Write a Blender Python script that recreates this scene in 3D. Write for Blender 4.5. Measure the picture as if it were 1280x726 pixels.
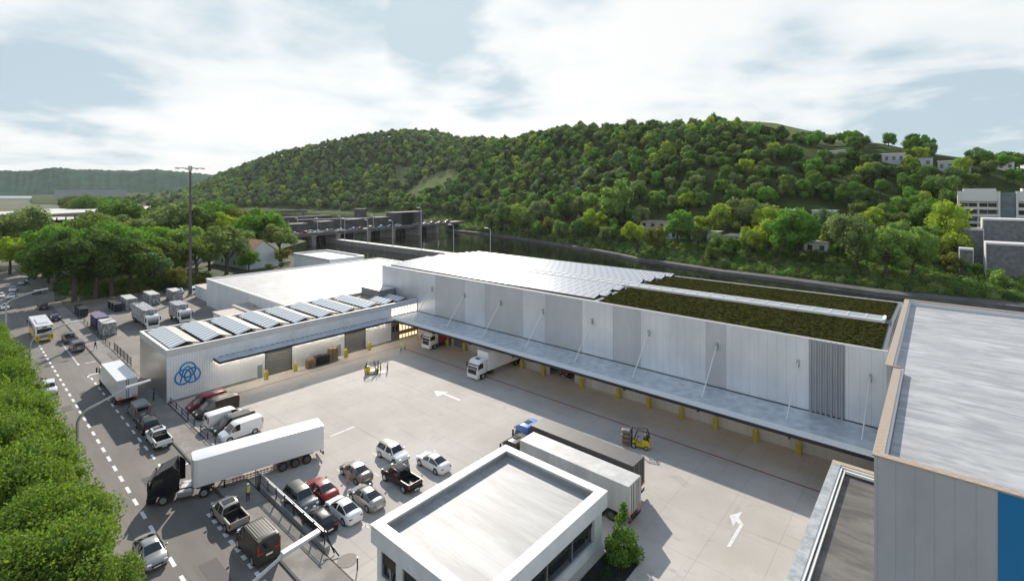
import bpy, bmesh, math, random
import numpy as np
from mathutils import Vector, Matrix
R = math.radians
PI = math.pi
for o in list(bpy.data.objects): bpy.data.objects.remove(o)
SC = bpy.context.scene
COL = SC.collection
random.seed(7)

# ---------------------------------------------------------------- camera, world, sun, exposure
HC, FP, CX, HY = 32.0, 615.0, 636.0, 238.0
YAW = math.atan2(536, 615)
FW = Vector((-math.sin(YAW), math.cos(YAW), 0)); RT = Vector((math.cos(YAW), math.sin(YAW), 0))
cam = bpy.data.cameras.new('camera'); camo = bpy.data.objects.new('camera', cam); COL.objects.link(camo)
camo.location = (0, 0, HC); camo.rotation_euler = (PI/2, 0, YAW)
cam.sensor_width = 36; cam.lens = FP/1280*36; cam.shift_x = (640-CX)/1280; cam.shift_y = (HY-363)/1280
cam.clip_start = 0.5; cam.clip_end = 12000
SC.camera = camo
SUN = Vector((-1.17, 0.95, 1.0)).normalized()
sun_el = math.asin(SUN.z); sun_az = math.atan2(SUN.x, SUN.y)
w = bpy.data.worlds.new('World'); SC.world = w; w.use_nodes = True
nt = w.node_tree; N = nt.nodes; L = nt.links; N.clear()
def wn(t, **k):
    n = N.new(t)
    for a, b in k.items(): setattr(n, a, b)
    return n
out = wn('ShaderNodeOutputWorld'); bg = wn('ShaderNodeBackground'); L.new(bg.outputs[0], out.inputs[0])
sky = wn('ShaderNodeTexSky', sky_type='NISHITA', sun_disc=False, sun_elevation=sun_el, sun_rotation=sun_az % (2*PI))
sky.air_density = 1.0; sky.dust_density = 1.5
tc = wn('ShaderNodeTexCoord'); sep = wn('ShaderNodeSeparateXYZ'); L.new(tc.outputs['Generated'], sep.inputs[0])
def wm(op, a, b=None, c=None):
    n = wn('ShaderNodeMath', operation=op)
    for i, v in enumerate((a, b, c)):
        if v is None: continue
        if isinstance(v, (int, float)): n.inputs[i].default_value = v
        else: L.new(v, n.inputs[i])
    return n.outputs[0]
def dirpx(x, y):
    return (FW*FP + RT*(x-CX) + Vector((0, 0, HY-y))).normalized()
zz = wm('MAXIMUM', sep.outputs[2], 0.0); zc = wm('ADD', zz, 0.16)
px_ = wm('DIVIDE', sep.outputs[0], zc); py_ = wm('DIVIDE', sep.outputs[1], zc)
cmb = wn('ShaderNodeCombineXYZ'); L.new(px_, cmb.inputs[0]); L.new(py_, cmb.inputs[1])
no1 = wn('ShaderNodeTexNoise'); no1.inputs['Scale'].default_value = 0.8; no1.inputs['Detail'].default_value = 9; no1.inputs['Roughness'].default_value = .52
no1.inputs['Distortion'].default_value = .35
L.new(cmb.outputs[0], no1.inputs['Vector'])
no2 = wn('ShaderNodeTexNoise'); no2.inputs['Scale'].default_value = 2.6; no2.inputs['Detail'].default_value = 8
L.new(cmb.outputs[0], no2.inputs['Vector'])
# darker cloud banks: soft blobs at directions of the sky, broken up by the noise
acc = None
for (x, y, wdt, amp) in ((60, 128, 8, .6), (150, 140, 6, .45), (560, 40, 9, .9), (640, 75, 8, .95), (600, 120, 5, .6), (420, 20, 9, .4), (1150, 165, 10, .85),
                         (1260, 150, 9, .8), (960, 85, 8, .35), (900, 70, 5, .35), (200, 40, 10, .2), (1050, 150, 7, .3), (700, 20, 8, .45)):
    d = dirpx(x, y)
    dp = wn('ShaderNodeVectorMath', operation='DOT_PRODUCT'); L.new(tc.outputs['Generated'], dp.inputs[0]); dp.inputs[1].default_value = d
    nz = wn('ShaderNodeVectorMath', operation='LENGTH'); 
    mr = wn('ShaderNodeMapRange', interpolation_type='SMOOTHSTEP'); L.new(dp.outputs['Value'], mr.inputs[0])
    mr.inputs[1].default_value = math.cos(R(wdt)); mr.inputs[2].default_value = 1.0; mr.inputs[3].default_value = 0; mr.inputs[4].default_value = amp
    acc = mr.outputs[0] if acc is None else wm('MAXIMUM', acc, mr.outputs[0])
mix_n = wm('MULTIPLY', wm('ADD', wm('MULTIPLY', no1.outputs[0], 1.0), wm('MULTIPLY', no2.outputs[0], .35)), 1.0)
dark = wm('ADD', wm('MULTIPLY', acc, wm('ADD', wm('MULTIPLY', mix_n, 1.7), -.35)), wm('MULTIPLY', wm('SUBTRACT', mix_n, .66), 2.3))
ramp = wn('ShaderNodeValToRGB'); L.new(dark, ramp.inputs[0])
cr = ramp.color_ramp; cr.elements[0].position = 0.0; cr.elements[0].color = (9.3, 9.4, 9.3, 1)
cr.elements[1].position = 0.66; cr.elements[1].color = (4.9, 6.2, 7.0, 1)
e = cr.elements.new(.3); e.color = (8.1, 8.6, 8.8, 1)
mixc = wn('ShaderNodeMix', data_type='RGBA'); 
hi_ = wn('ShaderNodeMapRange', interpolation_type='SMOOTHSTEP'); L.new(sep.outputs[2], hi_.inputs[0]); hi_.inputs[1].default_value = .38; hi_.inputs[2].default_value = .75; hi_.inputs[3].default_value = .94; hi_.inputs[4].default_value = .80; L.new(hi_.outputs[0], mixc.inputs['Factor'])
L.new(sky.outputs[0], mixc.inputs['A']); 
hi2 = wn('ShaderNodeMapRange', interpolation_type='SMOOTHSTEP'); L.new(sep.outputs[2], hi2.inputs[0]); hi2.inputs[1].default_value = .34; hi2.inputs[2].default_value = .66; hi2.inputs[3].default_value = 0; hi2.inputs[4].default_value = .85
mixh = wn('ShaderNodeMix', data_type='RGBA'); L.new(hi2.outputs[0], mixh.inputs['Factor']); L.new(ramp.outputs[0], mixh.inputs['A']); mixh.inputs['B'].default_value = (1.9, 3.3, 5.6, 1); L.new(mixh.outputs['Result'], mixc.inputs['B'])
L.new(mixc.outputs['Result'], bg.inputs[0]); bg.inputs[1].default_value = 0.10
sl = bpy.data.lights.new('sun', 'SUN'); so = bpy.data.objects.new('sun', sl); COL.objects.link(so)
sl.energy = 5.0; sl.angle = R(0.6); sl.color = (1.0, .93, .83)
so.rotation_euler = SUN.to_track_quat('Z', 'Y').to_euler(); so.location = (0, 0, 200)
SC.view_settings.view_transform = 'Standard'; SC.view_settings.look = 'None'; SC.view_settings.exposure = 0.08; SC.view_settings.gamma = 1
SC.view_settings.use_curve_mapping = False

# ---------------------------------------------------------------- helpers
def tag(o, label=None, cat=None, group=None, kind=None):
    if label: o['label'] = label
    if cat: o['category'] = cat
    if group: o['group'] = group
    if kind: o['kind'] = kind
    return o
def thing(name, label, cat, loc=(0, 0, 0), rz=0, group=None):
    o = bpy.data.objects.new(name, None); COL.objects.link(o); o.location = loc; o.rotation_euler = (0, 0, rz); o.empty_display_size = .3
    return tag(o, label, cat, group)
KIDS = {}
def copy_tree(o, parent=None):
    c = o.copy(); COL.objects.link(c); c.parent = parent; KIDS[c.name] = []
    for n in KIDS.get(o.name, []): KIDS[c.name].append(copy_tree(bpy.data.objects[n], c).name)
    return c
def place(proto, first, loc, rz, label, group=None):
    """first placement moves the prototype itself, later ones copy it with its parts"""
    o = proto if not first.get(proto.name) else copy_tree(proto)
    first[proto.name] = True
    o.location = loc; o.rotation_euler = (0, 0, rz); tag(o, label, None, group)
    return o
USED = {}

class MB:
    def __init__(s): s.v = []; s.f = []; s.m = []; s.sm = []
    def add(s, vs, fs, m=0, M=None, smooth=False):
        b = len(s.v)
        if M is not None: vs = [tuple(M @ Vector(p)) for p in vs]
        s.v += [tuple(p) for p in vs]
        for f in fs: s.f.append([i+b for i in f]); s.m.append(m); s.sm.append(smooth)
        return s
    def box(s, x0, x1, y0, y1, z0, z1, m=0, M=None, bev=0):
        if bev > 0:
            bm = bmesh.new(); bmesh.ops.create_cube(bm, size=1)
            for v in bm.verts: v.co = Vector(((x0+x1)/2+v.co.x*(x1-x0), (y0+y1)/2+v.co.y*(y1-y0), (z0+z1)/2+v.co.z*(z1-z0)))
            bmesh.ops.bevel(bm, geom=bm.edges[:], offset=bev, segments=2, affect='EDGES', profile=.6)
            vs = [v.co[:] for v in bm.verts]; bm.verts.index_update(); fs = [[v.index for v in f.verts] for f in bm.faces]; bm.free()
            return s.add(vs, fs, m, M)
        v = [(x0,y0,z0),(x1,y0,z0),(x1,y1,z0),(x0,y1,z0),(x0,y0,z1),(x1,y0,z1),(x1,y1,z1),(x0,y1,z1)]
        return s.add(v, [(0,3,2,1),(4,5,6,7),(0,1,5,4),(1,2,6,5),(2,3,7,6),(3,0,4,7)], m, M)
    def cyl(s, p0, p1, r, r2=None, n=12, m=0, caps=True, smooth=True, M=None):
        p0 = Vector(p0); p1 = Vector(p1); r2 = r if r2 is None else r2
        d = (p1-p0).normalized(); a = d.orthogonal().normalized(); b = d.cross(a)
        vs = []
        for p, q in ((p0, r), (p1, r2)):
            for i in range(n):
                t = 2*PI*i/n; vs.append(tuple(p+(a*math.cos(t)+b*math.sin(t))*q))
        s.add(vs, [(i, (i+1)%n, n+(i+1)%n, n+i) for i in range(n)], m, M, smooth)
        if caps: s.add(vs, [tuple(range(n))[::-1], tuple(range(n, 2*n))], m, M)
        return s
    def tube(s, pts, r, n=8, m=0, radii=None, M=None):
        pts = [Vector(p) for p in pts]; vs = []; K = len(pts)
        a = None
        for k, p in enumerate(pts):
            d = (pts[min(k+1, K-1)]-pts[max(k-1, 0)]).normalized()
            a = d.orthogonal().normalized() if a is None else (a-d*a.dot(d)).normalized()
            b = d.cross(a); q = radii[k] if radii else r
            for i in range(n):
                t = 2*PI*i/n; vs.append(tuple(p+(a*math.cos(t)+b*math.sin(t))*q))
        fs = [(k*n+i, k*n+(i+1)%n, (k+1)*n+(i+1)%n, (k+1)*n+i) for k in range(K-1) for i in range(n)]
        s.add(vs, fs, m, M, True); s.add(vs, [tuple(range(n))[::-1], tuple(range((K-1)*n, K*n))], m, M)
        return s
    def prism(s, prof, w0, w1, axis='y', m=0, M=None, bev=0):
        """prof: list of (a,b); extruded along axis. axis y: (a,b)->(x,z); x: (a,b)->(y,z); z: (a,b)->(x,y)"""
        f = {'y': lambda a, b, t: (a, t, b), 'x': lambda a, b, t: (t, a, b), 'z': lambda a, b, t: (a, b, t)}[axis]
        n = len(prof); vs = [f(a, b, w0) for a, b in prof]+[f(a, b, w1) for a, b in prof]
        fs = [tuple(range(n)), tuple(range(n, 2*n))[::-1]]+[(i, n+i, n+(i+1)%n, (i+1)%n) for i in range(n)]
        bm = bmesh.new(); bv = [bm.verts.new(v) for v in vs]
        for q in fs: bm.faces.new([bv[i] for i in q])
        bmesh.ops.recalc_face_normals(bm, faces=bm.faces)
        if bev: bmesh.ops.bevel(bm, geom=bm.edges[:], offset=bev, segments=2, affect='EDGES', profile=.6)
        bm.verts.index_update()
        vs = [v.co[:] for v in bm.verts]; fs = [[v.index for v in q.verts] for q in bm.faces]; bm.free()
        return s.add(vs, fs, m, M)
    def quad(s, a, b, c, d, m=0): return s.add([a, b, c, d], [(0, 1, 2, 3)], m)
    def build(s, name, mats, parent=None, label=None, sharp=None):
        me = bpy.data.meshes.new(name); me.from_pydata(s.v, [], s.f)
        if not isinstance(mats, (list, tuple)): mats = [mats]
        for q in mats: me.materials.append(q)
        me.polygons.foreach_set('material_index', s.m); me.polygons.foreach_set('use_smooth', s.sm)
        me.update()
        if sharp: me.set_sharp_from_angle(angle=R(sharp))
        o = bpy.data.objects.new(name, me); COL.objects.link(o)
        if parent is not None: o.parent = parent; KIDS.setdefault(parent.name, []).append(o.name)
        if label: o['label'] = label
        return o
def G(x, y, z=0):
    d = FP*(HC-z)/(y-HY); a = (x-CX)/FP*d; p = FW*d+RT*a
    return (p.x, p.y, z)

# ---------------------------------------------------------------- materials
MATS = {}
def mat(name, col, rough=.6, metal=0., spec=.5, noise=0, nscale=1., emis=None, estr=0, bump=0, bscale=20, coat=0, coords='Position', col2=None, stretch=None, detail=6, trans=0):
    if name in MATS: return MATS[name]
    m = bpy.data.materials.new(name); m.use_nodes = True; t = m.node_tree; b = t.nodes['Principled BSDF']
    b.inputs['Base Color'].default_value = (*col, 1); b.inputs['Roughness'].default_value = rough; b.inputs['Metallic'].default_value = metal
    b.inputs['Specular IOR Level'].default_value = spec
    if coat: b.inputs['Coat Weight'].default_value = coat; b.inputs['Coat Roughness'].default_value = .08
    if emis: b.inputs['Emission Color'].default_value = (*emis, 1); b.inputs['Emission Strength'].default_value = estr
    if trans: b.inputs['Transmission Weight'].default_value = trans
    if noise or bump:
        if coords == 'Position': g = t.nodes.new('ShaderNodeNewGeometry').outputs['Position']
        else: g = t.nodes.new('ShaderNodeTexCoord').outputs['Object']
        if stretch:
            mp = t.nodes.new('ShaderNodeMapping'); mp.inputs['Scale'].default_value = stretch; t.links.new(g, mp.inputs[0]); g = mp.outputs[0]
        if noise:
            nn = t.nodes.new('ShaderNodeTexNoise'); nn.inputs['Scale'].default_value = nscale; nn.inputs['Detail'].default_value = detail; nn.inputs['Roughness'].default_value = .6
            t.links.new(g, nn.inputs['Vector'])
            r = t.nodes.new('ShaderNodeValToRGB'); c2 = col2 or tuple(c*(1+noise) for c in col)
            r.color_ramp.elements[0].position = .32; r.color_ramp.elements[1].position = .68
            r.color_ramp.elements[0].color = (*[c*(1-noise) for c in col], 1); r.color_ramp.elements[1].color = (*c2, 1)
            t.links.new(nn.outputs[0], r.inputs[0]); t.links.new(r.outputs[0], b.inputs['Base Color'])
        if bump:
            n2 = t.nodes.new('ShaderNodeTexNoise'); n2.inputs['Scale'].default_value = bscale; t.links.new(g, n2.inputs['Vector'])
            bp = t.nodes.new('ShaderNodeBump'); bp.inputs['Strength'].default_value = bump; t.links.new(n2.outputs[0], bp.inputs['Height']); t.links.new(bp.outputs[0], b.inputs['Normal'])
    MATS[name] = m
    return m
class NT:
    """small node helper for the layered ground and panel materials"""
    def __init__(s, name):
        s.m = bpy.data.materials.new(name); s.m.use_nodes = True; s.t = s.m.node_tree; s.b = s.t.nodes['Principled BSDF']; s.pos = s.t.nodes.new('ShaderNodeNewGeometry').outputs['Position']
        sp = s.n('ShaderNodeSeparateXYZ'); s.l(s.pos, sp.inputs[0]); s.x, s.y, s.z = sp.outputs; MATS[name] = s.m
    def n(s, t, **k):
        q = s.t.nodes.new(t)
        for a, b in k.items(): setattr(q, a, b)
        return q
    def l(s, a, b): s.t.links.new(a, b)
    def math(s, op, a, b=None, c=None):
        q = s.n('ShaderNodeMath', operation=op)
        for i, v in enumerate((a, b, c)):
            if v is None: continue
            if isinstance(v, (int, float)): q.inputs[i].default_value = v
            else: s.l(v, q.inputs[i])
        return q.outputs[0]
    def noise(s, scale, detail=5, rough=.55, stretch=None, dist=0):
        v = s.pos
        if stretch: mp = s.n('ShaderNodeMapping'); mp.inputs['Scale'].default_value = stretch; s.l(v, mp.inputs[0]); v = mp.outputs[0]
        q = s.n('ShaderNodeTexNoise'); q.inputs['Scale'].default_value = scale; q.inputs['Detail'].default_value = detail; q.inputs['Roughness'].default_value = rough; q.inputs['Distortion'].default_value = dist
        s.l(v, q.inputs['Vector']); return q.outputs[0]
    def step(s, v, a, b, lo=0, hi=1):
        q = s.n('ShaderNodeMapRange', interpolation_type='SMOOTHSTEP'); s.l(v, q.inputs[0])
        for i, k in enumerate((a, b, lo, hi)): q.inputs[i+1].default_value = k
        return q.outputs[0]
    def mix(s, f, a, b):
        q = s.n('ShaderNodeMix', data_type='RGBA')
        if isinstance(f, (int, float)): q.inputs['Factor'].default_value = f
        else: s.l(f, q.inputs['Factor'])
        for k, v in (('A', a), ('B', b)):
            if isinstance(v, tuple): q.inputs[k].default_value = (*v, 1)
            else: s.l(v, q.inputs[k])
        return q.outputs['Result']
    def line(s, v, pitch, wd, off=0.):
        """1 on thin lines every pitch"""
        u = s.math('FRACT', s.math('DIVIDE', s.math('ADD', v, off+10000*pitch), pitch))
        d = s.math('ABSOLUTE', s.math('SUBTRACT', u, .5))
        return s.math('GREATER_THAN', d, .5-wd/pitch/2)
    def color(s, c): s.l(c, s.b.inputs['Base Color'])
    def bump(s, h, st=.3, dist=.1):
        q = s.n('ShaderNodeBump'); q.inputs['Strength'].default_value = st; q.inputs['Distance'].default_value = dist; s.l(h, q.inputs['Height']); s.l(q.outputs[0], s.b.inputs['Normal'])

# ground surfaces
a = NT('yard_concrete')
c = a.mix(a.step(a.noise(.09, 6, .6), .35, .7), (.425, .388, .342), (.525, .487, .437))
c = a.mix(a.math('MULTIPLY', a.step(a.noise(.5, 8, .7, dist=.6), .52, .75), .35), c, (.53, .50, .46))
c = a.mix(a.math('MULTIPLY', a.step(a.noise(.33, 5, .6, dist=1.0), .60, .74), .38), c, (.22, .205, .19))
c = a.mix(a.math('MULTIPLY', a.step(a.noise(3.2, 6, .7), .5, .8), .18), c, (.25, .24, .22))
wob = a.math('MULTIPLY', a.math('SUBTRACT', a.noise(.6, 2), .5), .12)
ln = a.math('MAXIMUM', a.line(a.math('ADD', a.x, wob), 5.0, .06, .8), a.line(a.math('ADD', a.y, wob), 6.1, .06, 0))
c = a.mix(a.math('MULTIPLY', a.step(a.noise(.55, 4, .6, stretch=(.12, 1.7, 1), dist=.4), .60, .70), .16), c, (.12, .115, .11))
c = a.mix(a.math('MULTIPLY', a.step(a.noise(.5, 4, .6, stretch=(1.8, .10, 1), dist=.4), .62, .72), .14), c, (.12, .115, .11))
c = a.mix(a.math('MULTIPLY', ln, .28), c, (.17, .16, .15)); a.color(c); a.b.inputs['Roughness'].default_value = .8; a.b.inputs['Specular IOR Level'].default_value = .3
a.bump(a.noise(6, 6), .15, .03); YARD = a.m
a = NT('road_asphalt')
c = a.mix(a.step(a.noise(.12, 6, .6, stretch=(.35, 1.6, 1)), .35, .68), (.150, .134, .115), (.225, .202, .174))
c = a.mix(a.math('MULTIPLY', a.step(a.noise(.7, 8, .7, dist=.8), .55, .75), .4), c, (.20, .185, .165))
c = a.mix(a.math('MULTIPLY', a.step(a.noise(.9, 3, .5, stretch=(.08, 2.2, 1)), .55, .7), .22), c, (.085, .08, .075))
c = a.mix(a.math('MULTIPLY', a.step(a.noise(9, 4, .8), .55, .8), .25), c, (.08, .075, .07))
a.color(c); a.b.inputs['Roughness'].default_value = .8; a.bump(a.noise(25, 3), .2, .02); ROAD = a.m
a = NT('pavement_concrete')
c = a.mix(a.step(a.noise(.5, 7, .65, dist=.5), .35, .7), (.21, .19, .165), (.30, .275, .24))
c = a.mix(a.math('MULTIPLY', a.step(a.noise(.35, 8, .7, dist=1.3), .6, .7), .6), c, (.10, .095, .09))
a.color(c); a.b.inputs['Roughness'].default_value = .85; a.bump(a.noise(12, 5), .25, .03); PAVE = a.m
a = NT('grass_ground')
c = a.mix(a.step(a.noise(.15, 6, .6), .35, .7), (.045, .065, .02), (.11, .105, .045)); c = a.mix(a.step(a.noise(.02, 4), .5, .7), c, (.16, .145, .085))
a.color(c); a.b.inputs['Roughness'].default_value = .95; a.bump(a.noise(6, 5), .5, .1); GRASS = a.m
a = NT('meadow'); c = a.mix(a.step(a.noise(.05, 6, .6), .35, .7), (.14, .17, .07), (.20, .22, .10)); a.b.inputs['Specular IOR Level'].default_value = 0; a.color(c); a.b.inputs['Roughness'].default_value = .95; MEADOW = a.m
a = NT('river_water'); a.b.inputs['Base Color'].default_value = (.012, .013, .009, 1); a.b.inputs['Roughness'].default_value = .05; a.b.inputs['Specular IOR Level'].default_value = .5
h = a.math('ADD', a.noise(.35, 6, .6, stretch=(.5, 1.3, 1)), a.math('MULTIPLY', a.noise(1.6, 3, .6), .25)); a.bump(h, .22, .22); WATER = a.m
# roofs
def roofmat(name, c1, c2, c3, st, sx):
    a = NT(name)
    c = a.mix(a.step(a.noise(.45, 8, .68, stretch=st, dist=.5), .36, .66), c1, c2)
    c = a.mix(a.math('MULTIPLY', a.step(a.noise(.22, 5, .6, stretch=st), .52, .62), .5), c, c3)
    c = a.mix(a.math('MULTIPLY', a.step(a.noise(2.4, 5, .7, stretch=st), .5, .8), .3), c, c1)
    if sx: c = a.mix(a.math('MULTIPLY', a.line(getattr(a, sx[0]), sx[1], .05), .35), c, tuple(q*.5 for q in c1))
    a.color(c); a.b.inputs['Roughness'].default_value = .55; a.bump(a.noise(5, 5), .15, .03); return a.m
ROOF_OFF = roofmat('office_roof_membrane', (.31, .305, .295), (.42, .415, .405), (.52, .515, .50), (.25, 1.4, 1), ('y', 1.6))
ROOF_TOW = roofmat('tower_roof_membrane', (.31, .31, .315), (.46, .46, .46), (.60, .60, .60), (.6, 1.7, 1), ('y', 1.9))
ROOF_LOW = roofmat('bitumen_roof', (.085, .078, .07), (.16, .15, .135), (.19, .18, .165), (.6, 1.6, 1), None)
ROOF_HALL = roofmat('hall_roof_membrane', (.36, .355, .345), (.43, .425, .415), (.49, .485, .48), (.5, 1., 1), None)
a = NT('sedum_roof')
c = a.mix(a.step(a.noise(1.8, 10, .8), .44, .60), (.010, .012, .003), (.060, .064, .015)); c = a.mix(a.step(a.noise(5.5, 5, .8), .58, .66), c, (.34, .28, .15))
c = a.mix(a.math('MULTIPLY', a.step(a.noise(.2, 5, .6), .5, .7), .4), c, (.02, .032, .007)); a.color(c); a.b.inputs['Roughness'].default_value = 1; a.b.inputs['Specular IOR Level'].default_value = 0; a.bump(a.noise(4, 8, .8), 1, .25); SEDUM = a.m
# facade panels
def panel(name, col, pitch, wd, axis, rough=.38, metal=.5, depth=.4, dirt=.08, bump=.0, off=0.):
    a = NT(name); v = getattr(a, axis)
    c = a.mix(a.step(a.noise(.25, 5, .6, stretch=(1, 1, .5)), .3, .7), tuple(q*(1-dirt) for q in col), tuple(min(1, q*(1+dirt)) for q in col))
    c = a.mix(a.math('MULTIPLY', a.step(a.noise(3, 5, .7, stretch=(1, 1, .12)), .5, .75), .12), c, tuple(q*.6 for q in col))
    ln = a.line(v, pitch, wd, off); c = a.mix(a.math('MULTIPLY', ln, depth), c, tuple(q*.35 for q in col)); a.color(c)
    a.b.inputs['Roughness'].default_value = rough; a.b.inputs['Metallic'].default_value = metal
    if bump:
        wv = a.math('SINE', a.math('MULTIPLY', v, 2*PI/pitch)); a.bump(wv, bump, .05)
    return a.m
P_LIGHT = panel('panel_light', (.72, .76, .80), 1.07, .035, 'x', off=.3)
P_RIB = panel('panel_fine_ribbed', (.66, .70, .75), .42, .03, 'x', depth=.25, bump=.3)
P_GREY = panel('panel_grey', (.52, .54, .56), .28, .03, 'x', rough=.5, metal=.3, depth=.22, bump=.35)
P_WAVE = panel('panel_corrugated', (.36, .38, .41), 50, .001, 'x', rough=.45, metal=.4)
P_DOCK = panel('dock_wall_panel', (.52, .50, .475), 1.25, .05, 'x', rough=.6, metal=0)
P_WING = panel('wing_ribbed_panel', (.72, .75, .78), .35, .03, 'y', rough=.42, metal=.25, depth=.18, bump=.25)
P_TOWER = panel('tower_panel', (.44, .47, .50), .92, .03, 'x', rough=.45, metal=.4, off=-.05+.2)
P_HALL = panel('hall_panel', (.62, .66, .70), .6, .03, 'x', rough=.5, metal=.1, depth=.12)
M_END = mat('brushed_end_panel', (.46, .445, .42), .28, .75)
M_TRIM = mat('light_metal_trim', (.62, .63, .64), .4, .4)
M_PAR = mat('parapet_metal', (.56, .57, .58), .45, .3, noise=.08, nscale=.6)
M_CANOPY = mat('canopy_top_metal', (.50, .55, .59), .42, .3, noise=.14, nscale=.9, col2=(.66, .71, .74))
M_CANW = mat('white_edge_sunlit_strip', (.80, .79, .76), .5, 0)  # white for edges and copings, and for the painted sunlit canopy strip
M_DARK = mat('dark_steel', (.03, .03, .032), .5, .3)
M_GALV = mat('galvanised_steel', (.45, .47, .48), .4, .7, noise=.1, nscale=2, coords='Object')
M_WHITE = mat('white_paint_wall', (.80, .80, .78), .55, noise=.04, nscale=.5)
M_OFFWALL = mat('office_render', (.60, .635, .655), .6, noise=.08, nscale=.8)
M_CAP = mat('white_parapet_cap', (.84, .81, .76), .5, noise=.03, nscale=1.)
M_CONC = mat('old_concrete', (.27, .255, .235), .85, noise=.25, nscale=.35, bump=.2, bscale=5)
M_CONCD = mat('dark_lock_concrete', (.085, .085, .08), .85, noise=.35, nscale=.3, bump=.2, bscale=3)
M_STONE = mat('grey_stone_cladding', (.17, .185, .19), .8, noise=.3, nscale=.8)
M_MARK = mat('road_marking_white', (.78, .77, .75), .6, noise=.1, nscale=4)
M_RED = mat('red_marking', (.27, .07, .06), .7, noise=.25, nscale=2)
M_YEL = mat('yellow_marking', (.55, .38, .08), .7, noise=.2, nscale=3)
M_BOL = mat('bollard_yellow', (.44, .38, .05), .5, noise=.1, nscale=2)
a = NT('copper_clinker_coping'); ck = a.n('ShaderNodeTexChecker'); ck.inputs['Scale'].default_value = 3.2; a.l(a.pos, ck.inputs[0]); ck.inputs[1].default_value = (.40, .28, .16, 1); ck.inputs[2].default_value = (.36, .36, .37, 1)
a.color(a.mix(a.step(a.noise(3, 5), .45, .6), ck.outputs[0], (.42, .31, .2))); a.b.inputs['Roughness'].default_value = .7; M_BRICK = a.m
M_BLUE = mat('blue_cladding', (.0, .16, .37), .45)
M_LOGO = mat('blue_logo', (.0, .22, .52), .4)
M_BRONZE = mat('grey_shutter', (.20, .20, .195), .5, .3)
M_GLASS = mat('dark_window_glass', (.02, .025, .03), .05, 0, spec=.8)
M_LIT = mat('lit_window', (.8, .62, .4), .4, emis=(1, .80, .52), estr=1.1)
M_LITB = mat('lit_upper_window', (.85, .75, .6), .4, emis=(1, .90, .74), estr=1.6)
M_STRIP = mat('canopy_light_strip', (.9, .9, .85), .4, emis=(1, .84, .64), estr=48)
M_STRIP2 = mat('soft_light_strip', (.9, .85, .8), .4, emis=(1, .80, .60), estr=5)
M_MULCH = mat('dark_planting_bed', (.012, .014, .016), .95, noise=.6, nscale=6, bump=1, bscale=12)
M_WOOD = mat('pallet_wood', (.27, .18, .10), .8, noise=.3, nscale=6, coords='Object')
M_CRATE = mat('black_plastic', (.02, .022, .022), .5)
M_RUB = mat('tyre_rubber', (.018, .018, .018), .8)
M_RIM = mat('alloy_rim', (.55, .55, .55), .3, .8)
M_CHAS = mat('black_chassis', (.02, .02, .02), .55)
M_LAMPR = mat('red_lamp', (.42, .02, .015), .25)
M_LAMPO = mat('orange_plate', (.80, .20, .03), .5)
M_LAMPW = mat('clear_headlamp', (.72, .74, .76), .12, .3)
M_WIN = mat('vehicle_glass', (.014, .016, .018), .04, 0, spec=.9)
M_PLATE = mat('number_plate_white', (.8, .8, .8), .5)
M_GALV2 = mat('white_hull_metal', (.7, .71, .72), .4)
a = NT('solar_panel_bright')
lnx = a.line(a.x, 1.55, .16); c = a.mix(a.math('MULTIPLY', lnx, .85), (.46, .48, .51), (.09, .10, .11)); a.color(c); a.b.inputs['Roughness'].default_value = .22; a.b.inputs['Metallic'].default_value = .1; SOLAR = a.m
a = NT('solar_panel_wing')
lnx = a.line(a.x, 1.25, .42); c = a.mix(lnx, (.66, .71, .74), (.19, .22, .24)); a.color(c); a.b.inputs['Roughness'].default_value = .3; a.b.inputs['Metallic'].default_value = .3; SOLARW = a.m
a = NT('ribbed_sheet'); lnx = a.line(a.x, .75, .3); c = a.mix(lnx, (.36, .34, .30), (.24, .23, .21)); a.color(c); a.b.inputs['Roughness'].default_value = .5; SHEET = a.m
a = NT('wing_gravel_roof'); c = a.mix(a.step(a.noise(2, 6, .7), .35, .7), (.33, .27, .20), (.43, .36, .28)); a.color(c); a.b.inputs['Roughness'].default_value = .9; GRAVEL = a.m
a = NT('mottled_grey_tarp')
oc = a.n('ShaderNodeTexCoord').outputs['Object']; mp = a.n('ShaderNodeMapping'); mp.inputs['Scale'].default_value = (1.6, 1.6, .8); a.l(oc, mp.inputs[0])
q = a.n('ShaderNodeTexNoise'); q.inputs['Scale'].default_value = 1.3; q.inputs['Detail'].default_value = 8; q.inputs['Roughness'].default_value = .75; a.l(mp.outputs[0], q.inputs['Vector'])
a.color(a.mix(a.step(q.outputs[0], .42, .6), (.13, .14, .15), (.47, .48, .49))); a.b.inputs['Roughness'].default_value = .6; MOTTLE = a.m
def paint(name, col, rough=.36, metal=.0): return mat('paint_'+name, col, rough, metal, spec=.35, coat=.15)
PW = paint('white', (.78, .78, .77), .3, 0); PK = paint('black', (.012, .012, .013)); PG = paint('grey', (.16, .17, .175)); PS = paint('silver', (.36, .355, .34), .3, .5)
PT = paint('taupe', (.26, .225, .195), .3, .4); PR = paint('red', (.30, .035, .03)); PDG = paint('dark_grey', (.045, .047, .05)); PGW = paint('greige', (.40, .37, .33), .3, .3)
POL = paint('olive', (.05, .047, .035), .45, .1); PN = paint('navy', (.012, .018, .06)); PB = paint('blue', (.12, .26, .58)); PBR = paint('brown', (.05, .035, .028)); PYB = paint('yellow', (.62, .47, .01), .35, 0)
PPU = paint('purple', (.03, .02, .10), .5, 0); PBS = paint('blue_silver', (.18, .26, .42))

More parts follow.
